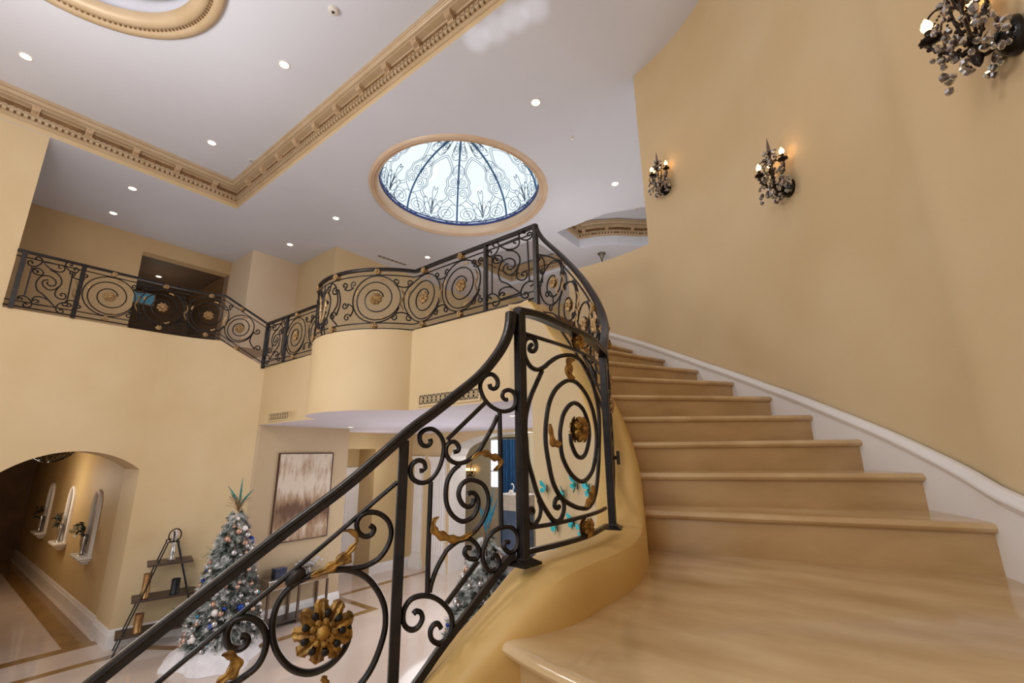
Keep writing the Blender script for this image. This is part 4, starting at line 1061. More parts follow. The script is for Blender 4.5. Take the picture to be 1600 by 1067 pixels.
def make_sconce(label, group):
    rnd = random.Random(5)
    e = empty('wall_sconce', (0,0,0), 0, label, 'wall lamp', group)
    def part(mb, name, m, sm=50):
        o = mb.build(name, M[m], None, sm); o.parent = e; return o
    mb = MB(); mb.lathe([(.072,0),(.074,.012),(.066,.03),(.048,.052),(.02,.062),(.001,.064)], (0,0,0), 24, (1,0,0)); part(mb, 'back_plate', 'gunmetal')
    D = .115
    mb = MB(); mb.tube(spline([(.05,0,0),(.075,0,-.025),(.10,0,-.03),(D,0,-.01)],5), .008, 8)
    mb.lathe([(.001,-.075),(.012,-.06),(.022,-.03),(.012,-.012),(.008,.01),(.014,.03),(.018,.05),(.008,.07),(.007,.20),(.014,.215),(.02,.24),(.012,.26),(.007,.28),(.012,.31),(.022,.325),(.018,.335),(.001,.34)], (D,0,0), 12)
    part(mb, 'stem', 'bronze')
    mb = MB(); mb.lathe([(.014,.335),(.019,.35),(.012,.37),(.015,.38),(.001,.475)], (D,0,0), 6); part(mb, 'crystal_spire', 'smoke', 20)
    bulbs = []
    for ang, rr, zb in ((0,.105,.115),(115,.10,.20),(-115,.10,.20),(60,.10,.155),(-60,.10,.155)):
        a = rad(ang); ex, ey = cos(a), sin(a)
        mb = MB()
        mb.tube(spline([(D,0,.03),(D+ex*rr*.35,ey*rr*.35,-.02+zb*.25),(D+ex*rr*.8,ey*rr*.8,-.01+zb*.5),(D+ex*rr*1.05,ey*rr*1.05,zb*.75),(D+ex*rr,ey*rr,zb)],5), .0055, 6)
        mb.tube(spline([(D,0,.22),(D+ex*rr*.5,ey*rr*.5,.25),(D+ex*rr*.85,ey*rr*.85,.21+zb*.2),(D+ex*rr*1.0,ey*rr*1.0,.17+zb*.2),(D+ex*rr*.8,ey*rr*.8,.16+zb*.2)],5), .004, 5)
        for k in range(9):
            f_ = k/8; q_ = 2.4*k; rb = rr*(.35+.7*f_); mb.ball((D+ex*rb+.008*cos(q_), ey*rb+.008*sin(q_), -.012+zb*(.2+.55*f_)+.006*sin(3*q_)), .0085, 6)
            rb = rr*(.25+.7*f_); mb.ball((D+ex*rb, ey*rb, .245-.06*f_*f_-.03*f_), .0055, 6)
        part(mb, 'arm', 'bronze')
        if abs(ang) == 60: continue
        mb = MB(); c = (D+ex*rr, ey*rr, zb)
        mb.lathe([(.005,-.01),(.028,0),(.034,.012),(.022,.012),(.013,.014),(.013,.05),(.001,.05)], c, 12)
        for k in range(10):
            q = 2*pi*k/10; mb.ball((c[0]+.032*cos(q),c[1]+.032*sin(q),c[2]+.008), .007, 6)
        cup = part(mb, 'candle_cup', 'bronze')
        mb = MB(); mb.lathe([(.009,0),(.017,.014),(.02,.026),(.014,.045),(.006,.058),(.001,.066)], (c[0],c[1],c[2]+.05), 20); b = mb.build('bulb', M['bulb'], None, 60); b.parent = cup
        bulbs.append((c[0],c[1],c[2]+.08))
    # hanging crystals
    for i in range(98):
        ring = i % 5
        if ring == 0: r, z = .025+.03*rnd.random(), .24+.1*rnd.random()
        elif ring == 1: r, z = .06+.04*rnd.random(), .10+.13*rnd.random()
        elif ring in (2, 3): r, z = .085+.05*rnd.random(), -.02+.13*rnd.random()
        else: r, z = .03+.09*rnd.random(), -.095+.08*rnd.random()
        a = 2*pi*(i*.381+rnd.random()*.1); x, y = D+r*cos(a), r*sin(a)
        if x < .03: x = .03+.02*rnd.random()
        o = bpy.data.objects.new('crystal', CRY[rnd.randrange(3)]); col.objects.link(o); o.parent = e
        o.location = (x,y,z); o.rotation_euler = (rnd.uniform(-.5,.5),rnd.uniform(-.5,.5),rnd.uniform(0,3)); s_ = rnd.uniform(.6,1.02); o.scale = (s_,)*3
    return e, bulbs
sc0, bulbs = make_sconce('crystal wall sconce nearest the far corner of the curved wall, smallest of three', 'crystal sconces on the curved wall')
def put_sconce(o, p, ang):
    o.location = p; o.rotation_euler = (0,0,ang)
    for b in bulbs[:3]:
        q = Matrix.Translation(p) @ Matrix.Rotation(ang,4,'Z') @ Vector((b[0],b[1],b[2]))
        l = bpy.data.lights.new('candle_light','POINT'); l.energy = 1.5; l.color = (1,.6,.26); l.shadow_soft_size = .02
        lo = bpy.data.objects.new('candle_light', l); col.objects.link(lo); lo.location = q
def wall_hit(u, v):
    d = ray(u,v); best = None
    for i in range(-240, 1000):
        t = i*.1
        r = rw(t)+.02; x, y = CX+r*cos(rad(t)), CY+r*sin(rad(t))
        err = abs(math.atan2(x,y)-math.atan2(d.x,d.y))
        if best is None or err < best[0]: best = (err, x, y, t)
    h = math.hypot(best[1],best[2])/math.hypot(d.x,d.y)
    return Vector((best[1],best[2],d.z*h)), rad(best[3])+pi
p, a = wall_hit(1041,296); put_sconce(sc0, p, a)
sc1 = copy_tree(sc0); tag(sc1, 'crystal wall sconce in the middle of the curved wall with three glowing bulbs'); p, a = wall_hit(1234,294); put_sconce(sc1, p, a)
sc2 = copy_tree(sc0); tag(sc2, 'large crystal wall sconce cut off by the top right corner'); p, a = wall_hit(1592,53); put_sconce(sc2, p, a)
# pendant canopy beyond the parapet
q = at_z(940,396,CEIL)
e = empty('pendant_lamp', q, 0, 'pewter pendant canopy and rod hanging beyond the low curved wall', 'pendant lamp')
mb = MB(); mb.lathe([(.105,.0),(.105,-.02),(.08,-.03),(.066,-.045),(.055,-.10),(.03,-.15),(.02,-.18),(.001,-.185)], (0,0,0), 20); mb.build('canopy', mat('pewter',(128,120,108),.35,metal=.6,c2=(100,92,80),scale=10), None, 40).parent = e
mb = MB(); mb.tube([(0,0,-.15),(0,0,-.8)], .016, 8); mb.lathe([(.02,-.78),(.13,-.82),(.17,-.9),(.12,-1.0),(.001,-1.02)],(0,0,0),16); mb.build('rod', M['bronze'], None, 40).parent = e
# ================================================================ LADDER SHELF
base = Vector((-9.07,2.31)); tdir = Vector((.23,.973)).normalized(); ndir = Vector((-.973,.23)).normalized()
an = math.atan2(tdir.y, tdir.x)
# local frame: x along the wall, y away from the room
shf = empty('ladder_shelf', (base.x,base.y,FLOOR), an, 'dark iron A frame shelf with three wooden boards by the left wall', 'shelf')
M['shelfwood'] = mat('dark_walnut', (74,56,46), .4, c2=(52,38,32), scale=6, stretch=(1,8,1), detail=5)
def part(mb, name, m, parent, sm=50):
    o = mb.build(name, m if not isinstance(m, str) else M[m], None, sm); o.parent = parent; return o
HS, WS, DS = 1.47, 1.02, .33
for y in (0., DS):
    for s in (-1,1):
        mb = MB(); x0 = .5+s*WS/2; x1 = .5+s*.07
        mb.tube([(x0,y,0),(x1,y,HS)], .011, 6); part(mb, 'leg', 'black', shf)
    mb = MB(); mb.tube(spline([(.43,y,HS-.005),(.43,y,HS+.02),(.5,y,HS+.025),(.57,y,HS+.02),(.57,y,HS-.005)],3), .011, 6); part(mb, 'top_link', 'black', shf)
mb = MB(); mb.tube(spline([(.5,.02,HS+.02),(.5,.03,HS+.12),(.5,.17,HS+.16),(.5,.30,HS+.12),(.5,DS-.02,HS+.02)],5), .012, 6); part(mb, 'handle', 'black', shf)
for x0,x1,z in ((.22,.80,1.18),(.10,.92,.70),(-.02,1.04,.24)):
    mb = MB(); mb.box(x0,x1,-.05,DS+.05,z-.015,z+.015); bevel(part(mb, 'shelf_board', 'shelfwood', shf), .004)
def on_shelf(x, y, z):
    p = base+tdir*x-Vector((-ndir.x,-ndir.y))*y; return Vector((p.x,p.y,FLOOR+z))
M['brass'] = mat('brushed_gold', (176,136,88), .32, metal=.7, c2=(150,112,70), scale=12)
def vessel(name, prof, x, y, z, m, label, cat, n=20):
    p = on_shelf(x,y,z); e = empty(name, p, 0, label, cat)
    mb = MB(); mb.lathe(prof, (0,0,0), n); part(mb, 'body', m, e)
    return e
e = vessel('gold_vase', [(.055,0),(.058,.01),(.05,.02),(.052,.33),(.056,.345),(.05,.345),(.046,.1),(.001,.1)], .25, .05, .716, 'brass', 'tall brushed gold vase on the middle board of the ladder shelf', 'vase')
mb = MB(); mb.tube([(.054*cos(2*pi*i/20),.054*sin(2*pi*i/20),.3) for i in range(20)], .004, 5, True); part(mb, 'rim_band', 'brass', e)
e = vessel('gold_vase', [(.06,0),(.062,.01),(.054,.02),(.056,.24),(.06,.255),(.054,.255),(.05,.08),(.001,.08)], .23, .06, .256, 'brass', 'short brushed gold vase on the lowest board of the ladder shelf', 'vase')
mb = MB(); mb.tube([(.058*cos(2*pi*i/20),.058*sin(2*pi*i/20),.21) for i in range(20)], .004, 5, True); part(mb, 'rim_band', 'brass', e)
M['matblack'] = mat('black_ceramic', (22,24,30), .35, c2=(16,17,20), scale=8)
for x,y,z,l in ((.62,.05,.716,'black cylinder candle holder on the middle shelf board'),(.70,.12,.256,'black cylinder candle holder on the lowest shelf board behind the handrail')):
    e = vessel('candle_holder', [(.062,0),(.064,.008),(.06,.02),(.06,.2),(.064,.215),(.056,.215),(.054,.12),(.001,.12)], x, y, z, 'matblack', l, 'candle holder')
    mb = MB(); mb.lathe([(.045,.12),(.045,.17),(.001,.172)], (0,0,0), 16); part(mb, 'candle', mat('ivory_wax',(220,210,190),.5), e)
M['silver'] = mat('mirrored_silver', (206,204,204), .14, metal=.9, c2=(180,178,180), scale=10)
p = on_shelf(.52,.17,1.196); e = empty('glass_sculpture', p, 0, 'silver figurine with a round white top on the top shelf board', 'figurine')
mb = MB(); mb.lathe([(.055,0),(.058,.012),(.04,.03),(.03,.07),(.042,.12),(.03,.17),(.022,.22),(.03,.27),(.02,.30),(.001,.3)], (0,0,0), 14); part(mb, 'base', 'silver', e)
mb = MB(); mb.ball((0,0,.37), .075, 16, (1,.6,1.15)); part(mb, 'round_top', mat('frosted_white',(226,220,212),.2,c2=(200,192,184),scale=30), e)
mb = MB(); mb.tube([(.0,.085*cos(2*pi*i/24),.37+.1*sin(2*pi*i/24)) for i in range(24)], .009, 6, True); part(mb, 'ring', 'bronze', e)

# ================================================================ CHRISTMAS TREES
def needle_mat(name, a, b): return mat(name, a, .7, c2=b, scale=9, detail=4, lo=.42, hi=.58)
M['needle1'] = needle_mat('flocked_needles', (46,58,48), (204,208,208))
M['needle2'] = needle_mat('snowy_needles', (120,130,126), (236,236,236))
M['bark'] = mat('tree_bark', (78,60,44), .8, c2=(56,42,30), scale=20)
BALLS = {'blue': mat('blue_bauble',(22,74,172),.12,metal=.4,c2=(14,50,136),scale=6), 'teal': mat('teal_bauble',(24,150,180),.14,metal=.5,c2=(16,120,150),scale=6),
         'silver': mat('silver_bauble',(214,212,214),.1,metal=.85,c2=(190,188,192),scale=6), 'rose': mat('rose_bauble',(206,170,150),.16,metal=.6,c2=(180,140,120),scale=6), 'white': mat('white_bauble',(236,232,230),.25,c2=(222,216,214),scale=6)}
def bauble_mesh(c, r):
    mb = MB(); mb.ball((0,0,0), r, 12); o = mb.build('bauble', BALLS[c], None, 179); me = o.data; bpy.data.objects.remove(o)
    return me
mb = MB(); mb.lathe([(.008,0),(.008,.012),(.004,.014),(.002,.03),(.001,.03)],(0,0,0),8); o = mb.build('cap', M['brass']); CAPM = o.data; bpy.data.objects.remove(o)
BM = {(c,i): bauble_mesh(c, r) for c in BALLS for i,r in enumerate((.026,.034,.044))}
def xmas_tree(x, y, H, Rb, z0, label, seed, n, face, ornlab, nb):
    rnd = random.Random(seed)
    e = empty('christmas_tree', (x,y,FLOOR), 0, label, 'Christmas tree')
    mb = MB(); mb.tube([(0,0,0),(0,0,H-.1)], [.04,.012], 8); part(mb, 'trunk', 'bark', e)
    def rad_at(z): return .05+(Rb-.05)*max(0.,1-(z-z0)/(H-z0))**.66
    A, B = MB(), MB()
    for i in range(n):
        t = ((i+.5)/n); z = z0+(H-z0)*(1-(1-t)**.5); a = i*2.39996+rnd.uniform(-.3,.3)
        R = rad_at(z)*rnd.uniform(.82,1.06); r0 = R*rnd.uniform(.45,.7)
        d = Vector((cos(a),sin(a),0)); base_ = d*r0+Vector((0,0,z+.02)); tip = d*R+Vector((0,0,z-.05+rnd.uniform(-.02,.05)))
        ax = (tip-base_); L = ax.length; ax = ax.normalized(); sd = Vector((-d.y,d.x,0)); upv = ax.cross(sd)
        tgt = A if rnd.random() < .5 else B
        # a fingered sprig: centre twig and side needles as thin tapered blades
        for k in range(9):
            f = k/8; p = base_+ax*(L*f); w = .06*(1-.4*f)
            for s in (-1,0,1):
                q = p+ax*.045+sd*(s*w)+upv*(rnd.uniform(-.02,.045) if s else .05)
                b1 = p+sd*.009-ax*.012; b2 = p-sd*.009-ax*.012+upv*.010
                tgt.add([b1,b2,q], [(0,1,2)])
        tgt.tube([base_,tip], [.006,.003], 4)
        for k in range(5):
            q = tip+Vector((rnd.uniform(-.03,.03),rnd.uniform(-.03,.03),rnd.uniform(-.02,.03))); tgt.add([tip-ax*.03+sd*.007, tip-ax*.03-sd*.007, q+ax*.025], [(0,1,2)])
    part(A, 'branches', 'needle1', e); part(B, 'snowy_branches', 'needle2', e)
    # baubles on the side that shows
    cols = ['silver']*9+['rose']*4+['blue']*2+['white']*3+['teal']*1
    for i in range(nb):
        t = (i+.5)/nb; z = z0+.04+(H-z0-.1)*(1-(1-t)**.62); a = face+rnd.uniform(-1.75,1.75); R = rad_at(z)*rnd.uniform(.95,1.05)
        c = cols[rnd.randrange(len(cols))]; k = rnd.randrange(3)
        o = bpy.data.objects.new('bauble', BM[(c,k)]); col.objects.link(o); o.location = (x+R*cos(a), y+R*sin(a), FLOOR+z-.02)
        tag(o, '%s round bauble hanging on the %s' % ({'rose':'rose gold'}.get(c,c), ornlab), 'bauble', '%s baubles on the %s' % ({'rose':'rose gold'}.get(c,c), ornlab))
        cp_ = bpy.data.objects.new('cap', CAPM); col.objects.link(cp_); cp_.parent = o; cp_.location = (0,0,(.025,.033,.043)[k])
    return e
ft = math.atan2(-3.27,7.89)
xmas_tree(-7.90,3.27,2.02,.50,.20,'flocked Christmas tree with blue and silver baubles before the left wall',3,1250,ft,'tree by the ladder shelf',105)
xmas_tree(-3.95,4.62,1.80,.62,.25,'second flocked Christmas tree glimpsed behind the stair railing',4,1250,math.atan2(-4.62,3.95),'tree behind the stair railing',60)
# feather toppers
M['feather'] = mat('peacock_feather', (20,120,116), .5, c2=(12,84,70), scale=18)
M['feather2'] = mat('turquoise_feather', (20,140,172), .5, c2=(14,104,140), scale=18)
M['straw'] = mat('dry_grass', (168,132,92), .8, c2=(132,98,62), scale=20)
def topper(x, y, z, m, label, S=1., spread=((-.20,.32),(.0,.43),(.18,.27),(-.15,.22),(.12,.2))):
    e = empty('feather_topper', (x,y,z), 0, label, 'tree topper')
    vx = Vector((cos(YAW),sin(YAW),0))
    for dx,hz in spread:
        mb = MB(); pts = [vx*(dx*S*t**1.5)+Vector((0,0,hz*S*t))+Vector((0,0,0)) for t in [i/12 for i in range(13)]]
        vs = []; f = []
        for i,p in enumerate(pts):
            w = .016*S*sin(pi*min(.97,.12+i/12*.86))*(1+.15*((i%2)*2-1)); sdv = vx*cos(dx*3)+Vector((0,0,-sin(dx*3)))
            vs += [p-sdv*w, p+Vector((sin(YAW)*.006,-cos(YAW)*.006,0)), p+sdv*w]
        for i in range(12): f += [(i*3,i*3+1,i*3+4,i*3+3),(i*3+1,i*3+2,i*3+5,i*3+4)]
        mb.add(vs, f); mb.tube(pts, .003, 4); part(mb, 'feather', m, e)
    mb = MB(); rnd = random.Random(int(x*100))
    for i in range(46):
        a = rnd.uniform(0,6.28); r = rnd.uniform(.06,.18)*S; h = rnd.uniform(.06,.2)*S
        mb.tube([(0,0,-.04),(r*.4*cos(a),r*.4*sin(a),h*.7),(r*cos(a),r*sin(a),h)], .0025, 3)
    part(mb, 'grass_tuft', 'straw', e)
topper(-7.90,3.27,FLOOR+2.00,'feather','teal peacock feathers sprouting from the tree by the ladder shelf',1.1)
topper(-3.95,4.62,FLOOR+1.78,'feather2','bright turquoise feathers topping the tree behind the stair railing',1.15,((-.10,.36),(.02,.44),(.12,.40),(-.04,.3),(.07,.5)))
# pale spray of grass on the left side of the first tree
vx = Vector((cos(YAW),sin(YAW),0)); c0 = Vector((-7.90,3.27,FLOOR+1.32))-vx*.22
e = empty('grass_spray', c0, 0, 'pale green grass spray arching from the left side of the tree', 'spray')
mb = MB(); rnd = random.Random(9)
for i in range(22):
    L = rnd.uniform(.14,.28); a = rnd.uniform(.2,1.5); b = rnd.uniform(-.4,.4); d = -vx*cos(a)+Vector((0,0,sin(a)))+Vector((sin(YAW),-cos(YAW),0))*b*.4
    mb.tube([(0,0,0), d*L*.6, d*L+Vector((0,0,-.10*rnd.random()))-vx*.03], .003, 3)
part(mb, 'stems', mat('pale_grass',(150,160,120),.7,c2=(120,132,92),scale=20), e)
# fluffy tree skirt
def skirt(x, y, R, label, seed):
    rnd = random.Random(seed); mb = MB(); N = 60; rows = 9; vs = []; fs = []
    for j in range(rows+1):
        for i in range(N):
            a = 2*pi*i/N; f = j/rows; rr = R*(1+.13*sin(3*a+seed)+.08*sin(7*a+1)+.03*rnd.uniform(-1,1)); r = rr*f
            z = (.02+.26*(1-f**2.2)*(1+.12*sin(5*a+2*f*4)))+rnd.uniform(-.01,.012) if j < rows else .002
            vs.append((r*cos(a),r*sin(a),z))
    for j in range(rows):
        for i in range(N): fs.append((j*N+i,j*N+(i+1)%N,(j+1)*N+(i+1)%N,(j+1)*N+i))
    mb.add(vs, fs)
    e = mb.build('tree_skirt', mat('white_fur',(236,232,236),.9,c2=(222,218,224),scale=8,bump=.6,bscale=70), None, 179, origin=(0,0,0)); e.location = (x,y,FLOOR)
    tag(e, label, 'tree skirt'); return e
skirt(-7.86,3.2,.62,'fluffy white fur skirt around the foot of the tree by the ladder shelf',2)
skirt(-3.95,4.62,.6,'fluffy white fur skirt under the tree behind the stair railing',5)

# ================================================================ PAINTING AND CONSOLE
e = empty('abstract_painting', (XP+.0,4.685,-.735), 0, 'large abstract painting in rust brown and silver on the beige wall', 'painting')
pm = bpy.data.materials.new('abstract_paint'); pm.use_nodes = True; nt = pm.node_tree; b = nt.nodes['Principled BSDF']; b.inputs['Roughness'].default_value = .55
tc = nt.nodes.new('ShaderNodeTexCoord'); mp = nt.nodes.new('ShaderNodeMapping'); mp.inputs['Scale'].default_value = (1,4.2,1.0)
nz = nt.nodes.new('ShaderNodeTexNoise'); nz.inputs['Scale'].default_value = 2.4; nz.inputs['Detail'].default_value = 8; nz.inputs['Roughness'].default_value = .65
sp = nt.nodes.new('ShaderNodeSeparateXYZ'); cr0 = nt.nodes.new('ShaderNodeValToRGB')
for pos,val in ((.0,.62),(.22,.5),(.36,.66),(.52,.40),(.64,.05),(.72,.12),(.86,.42),(1.,.3)):
    el = cr0.color_ramp.elements.new(pos) if pos not in (0.,1.) else cr0.color_ramp.elements[0 if pos == 0. else -1]; el.position = pos; el.color = (val,val,val,1)
mr = nt.nodes.new('ShaderNodeMapRange'); mr.inputs['From Min'].default_value = .785; mr.inputs['From Max'].default_value = -.785
ad = nt.nodes.new('ShaderNodeMath'); ad.operation = 'MULTIPLY_ADD'; ad.inputs[1].default_value = 1.1
sb = nt.nodes.new('ShaderNodeMath'); sb.operation = 'SUBTRACT'; sb.inputs[1].default_value = .55
cr = nt.nodes.new('ShaderNodeValToRGB'); cr.color_ramp.elements[0].position = .08; cr.color_ramp.elements[0].color = lin((92,58,30)); cr.color_ramp.elements[1].position = .62; cr.color_ramp.elements[1].color = lin((206,190,172))
m_ = cr.color_ramp.elements.new(.32); m_.color = lin((150,118,86))
L = nt.links.new; L(tc.outputs['Object'], mp.inputs[0]); L(mp.outputs[0], nz.inputs['Vector']); L(tc.outputs['Object'], sp.inputs[0]); L(sp.outputs['Z'], mr.inputs['Value']); L(mr.outputs[0], cr0.inputs['Fac'])
L(nz.outputs['Fac'], ad.inputs[0]); L(cr0.outputs['Color'], ad.inputs[2]); L(ad.outputs[0], sb.inputs[0]); L(sb.outputs[0], cr.inputs['Fac']); L(cr.outputs['Color'], b.inputs['Base Color'])
mb = MB(); mb.box(.006,.035,-.53,.53,-.775,.775); part(mb, 'canvas', pm, e)
mb = MB()
for a0_,a1_,b0_,b1_ in ((-.545,.545,.77,.79),(-.545,.545,-.79,-.77),(-.545,-.525,-.77,.77),(.525,.545,-.77,.77)): mb.box(.002,.04,a0_,a1_,b0_,b1_)
part(mb, 'frame', mat('rust_frame',(84,50,28),.4,metal=.4,c2=(60,36,22),scale=12), e)
con = empty('console_table', (XP+.21,4.58,FLOOR), 0, 'mirrored console table with bronze legs below the painting', 'console table')
M['mirror'] = mat('antique_mirror', (196,192,188), .06, metal=.95, c2=(176,172,168), scale=3)
mb = MB(); mb.box(-.19,.19,-.56,.56,.74,.765); bevel(part(mb, 'table_top', 'mirror', con), .004)
mb = MB(); mb.box(-.175,.175,-.54,.54,.60,.74); bevel(part(mb, 'apron', 'mirror', con), .004)
for y in (-.27,.27):
    mb = MB(); mb.box(.175,.186,y-.25,y+.25,.615,.73); d_ = bevel(part(mb, 'drawer', mat('bronze_mirror_drawer',(140,112,86),.15,metal=.8), con), .003)
    mb = MB(); mb.ball((.194,y,.672), .012, 8); o = mb.build('knob', M['silver'], None, 60); o.parent = d_
for x in (-.165,.165):
    for y in (-.53,0,.53):
        mb = MB(); mb.obox((x,y,.30), (.017,0,0), (0,.017,0), (0,0,.30)); part(mb, 'leg', mat('bronze_leg',(110,88,76),.3,metal=.6,c2=(90,70,60),scale=8), con)
mb = MB(); mb.box(-.18,.18,-.55,.55,.06,.085); bevel(part(mb, 'lower_shelf', 'shelfwood', con), .004)
p = Vector((XP+.22,4.80,FLOOR+.765)); e = empty('flower_bowl', p, 0, 'silver bowl of frosted flowers on the console table', 'flower arrangement')
mb = MB(); mb.lathe([(.05,0),(.055,.01),(.03,.03),(.08,.06),(.13,.10),(.125,.10),(.07,.065),(.001,.05)], (0,0,0), 18); part(mb, 'bowl', 'silver', e)
mb = MB(); rnd = random.Random(3)
for i in range(26):
    a = rnd.uniform(0,6.28); r = rnd.uniform(0,.17); c = Vector((r*cos(a)*.7,r*sin(a)*1.4,.10+rnd.uniform(0,.1)))
    for k in range(6): mb.ball(c+Vector((.02*cos(k),.02*sin(k),0)), .014, 5)
part(mb, 'blossoms', mat('frosted_blossom',(186,188,200),.35,metal=.2,c2=(226,226,234),scale=14), e)
p = Vector((XP+.2,4.28,FLOOR+.765)); e = empty('decorative_box', p, 0, 'dark blue lidded box on the left of the console table', 'box')
mb = MB(); mb.box(-.07,.07,-.1,.1,0,.11); bevel(part(mb, 'body', mat('navy_lacquer',(28,38,74),.25,c2=(20,28,56),scale=6), e), .006)
mb = MB(); mb.box(-.075,.075,-.105,.105,.11,.14); bevel(part(mb, 'lid', mat('navy_lid',(34,46,88),.2), e), .006)

# ================================================================ DOOR, PILASTERS, DINING ROOM
d1 = empty('door_1', (XD-.68,7.2,FLOOR), 0, 'white panelled door in the recess beyond the painting', 'door', None, 'structure')
mb = MB(); mb.box(0,.04,-.5,.5,0,2.5); part(mb, 'panel', 'white', d1)
mb = MB()
for z0_,z1_ in ((.2,1.0),(1.15,2.3)): mb.box(.04,.055,-.36,.36,z0_,z1_); mb.box(.055,.062,-.28,.28,z0_+.08,z1_-.08)
bevel(part(mb, 'moulding', 'white', d1), .006)
mb = MB(); mb.tube([(.04,-.42,1.02),(.09,-.42,1.02),(.09,-.3,1.02)], .011, 8); part(mb, 'handle', 'bronze', d1)
def pilaster(x0, x1, y, h, label):
    e = empty('pilaster', ((x0+x1)/2,y,FLOOR), 0, label, 'pilaster', None, 'structure'); w_ = (x1-x0)/2
    mb = MB(); mb.box(-w_,w_,-.07,0,.3,h-.16)
    k = 6
    for i in range(k): x = -w_+2*w_*(i+.5)/k; mb.lathe([(w_/k*.62,.38),(w_/k*.62,h-.25)], (x,-.07,0), 10)
    part(mb, 'fluted_shaft', 'white', e)
    mb = MB()
    for o_,a_,b_ in ((.05,0,.12),(.04,.12,.2),(.03,.2,.26),(.015,.26,.3)): mb.box(-w_-o_,w_+o_,-.07-o_,0,a_,b_)
    part(mb, 'pilaster_base', 'white', e)
    mb = MB()
    for o_,a_,b_ in ((.015,-.16,-.1),(.035,-.1,-.05),(.055,-.05,0)): mb.box(-w_-o_,w_+o_,-.07-o_,0,h+a_,h+b_)
    part(mb, 'capital', 'white', e)
pilaster(-9.70,-9.40,YD,2.76,'slim white fluted pilaster left of the dining room arch')
pilaster(-9.06,-8.54,YD,2.74,'broad white fluted pilaster framing the dining room arch')
w1 = empty('window_2', (-9.43,YB,-.3), 0, 'bright dining room window behind blue curtains', 'window', None, 'structure')
mb = MB(); mb.box(-.33,.33,.02,.03,-.75,.75); part(mb, 'pane', mat('daylight_glass',(240,246,255),.2,emis=(232,242,255),estr=1.6), w1)
mb = MB()
for a in (-.33,0,.33): mb.box(a-.02,a+.02,-.01,.02,-.75,.75)
for a in (-.75,-.25,.25,.75): mb.box(-.33,.33,-.01,.02,a-.018,a+.018)
part(mb, 'frame', 'white', w1)
M['curtain'] = mat('blue_curtain', (24,84,134), .75, c2=(14,60,104), scale=14, stretch=(6,1,.3))
def curtain(x0, x1, label):
    e = empty('curtain', ((x0+x1)/2,YB-.16,FLOOR), 0, label, 'curtain'); n = 60; w_ = (x1-x0)/2
    mb = MB(); P_ = [(-w_+2*w_*i/n, .045*sin(i*1.05)+.02*sin(i*.37)) for i in range(n+1)]
    mb.wall(P_, .02, 3.24); part(mb, 'fabric', 'curtain', e, 179)
    mb = MB(); mb.tube([(-w_-.05,0,3.28),(w_+.05,0,3.28)], .018, 8); mb.ball((-w_-.05,0,3.28), .035, 8); part(mb, 'rod', 'bronze', e)
curtain(-9.22,-8.30,'deep blue pleated curtain beside the dining room window')
def px_box(u0, u1, y, v0, v1): a = at_y(u0,v0,y); b = at_y(u1,v1,y); return a.x, b.x, b.z, a.z
# dining buffet seen between the bars
x0,x1,z0_,z1_ = px_box(782,822,9.9,771,800)
bf = empty('dining_buffet', ((x0+x1)/2,10.1,FLOOR), 0, 'white carved buffet with a dark blue front below the blue curtain', 'buffet')
w_ = (x1-x0)/2
mb = MB(); mb.box(-w_-.03,w_+.03,-.23,.23,z1_-FLOOR-.04,z1_-FLOOR); bevel(part(mb, 'top', 'white', bf), .008)
mb = MB(); mb.box(-w_,w_,-.2,.2,z0_-FLOOR,z1_-FLOOR-.04)
for i in range(8): mb.lathe([(.045,0),(.04,.012),(.02,.018),(.001,.02)], (-w_+w_*2*(i+.5)/8,-.2,(z0_+z1_)/2-FLOOR), 10, (0,-1,0))
part(mb, 'carved_frieze', mat('carved_cream',(206,196,182),.5,c2=(186,174,158),scale=16), bf)
mb = MB(); mb.box(-w_+.03,w_-.03,-.18,.18,.08,z0_-FLOOR); bevel(part(mb, 'body', mat('slate_blue',(84,98,122),.35,c2=(70,84,108),scale=4), bf), .006)
mb = MB()
for x in (-w_+.07,w_-.07): mb.box(x-.03,x+.03,-.16,.16,0,.08)
part(mb, 'foot', 'white', bf)
for x,l in ((-w_+.25,'left'),(.12,'right')):
    e = empty('white_figurine', (bf.location.x+x,10.05,z1_), 0, 'white swan shaped ornament on the %s of the dining buffet' % l, 'ornament')
    mb = MB(); mb.ball((0,0,.05), .07, 12, (1.2,.7,.7)); part(mb, 'body', 'white', e)
    mb = MB(); mb.tube(spline([(.05,0,.08),(.09,0,.16),(.06,0,.24),(.02,0,.25),(0,0,.22)],5), [.016]*16+[.01]*5, 8); part(mb, 'neck', 'white', e)
# dining room sconce
d = at_y(738,738,YB)
e = empty('dining_sconce', d, 0, 'small lit candelabra sconce on the dining room wall', 'wall lamp')
mb = MB(); mb.lathe([(.05,0),(.05,.02),(.001,.03)], (0,0,0), 12, (0,-1,0)); mb.tube(spline([(0,0,.3),(0,-.05,.26),(0,-.1,.1),(0,-.1,-.1)],4), .012, 6); part(mb, 'stem', 'bronze', e)
for i,a in enumerate((-.2,-.1,0,.1,.2)):
    mb = MB(); mb.tube(spline([(0,-.1,-.05),(a*.5,-.12,-.12),(a,-.15+abs(a)*.3,-.06),(a,-.15+abs(a)*.3,0)],4), .01, 6); mb.lathe([(.028,0),(.03,.012),(.012,.014),(.012,.06),(.001,.06)],(a,-.15+abs(a)*.3,0),10); arm = part(mb, 'arm', 'bronze', e)
    mb = MB(); mb.lathe([(.012,0),(.024,.02),(.02,.05),(.001,.085)], (a,-.15+abs(a)*.3,.06), 10); o = mb.build('bulb', M['bulb'], None, 60); o.parent = arm
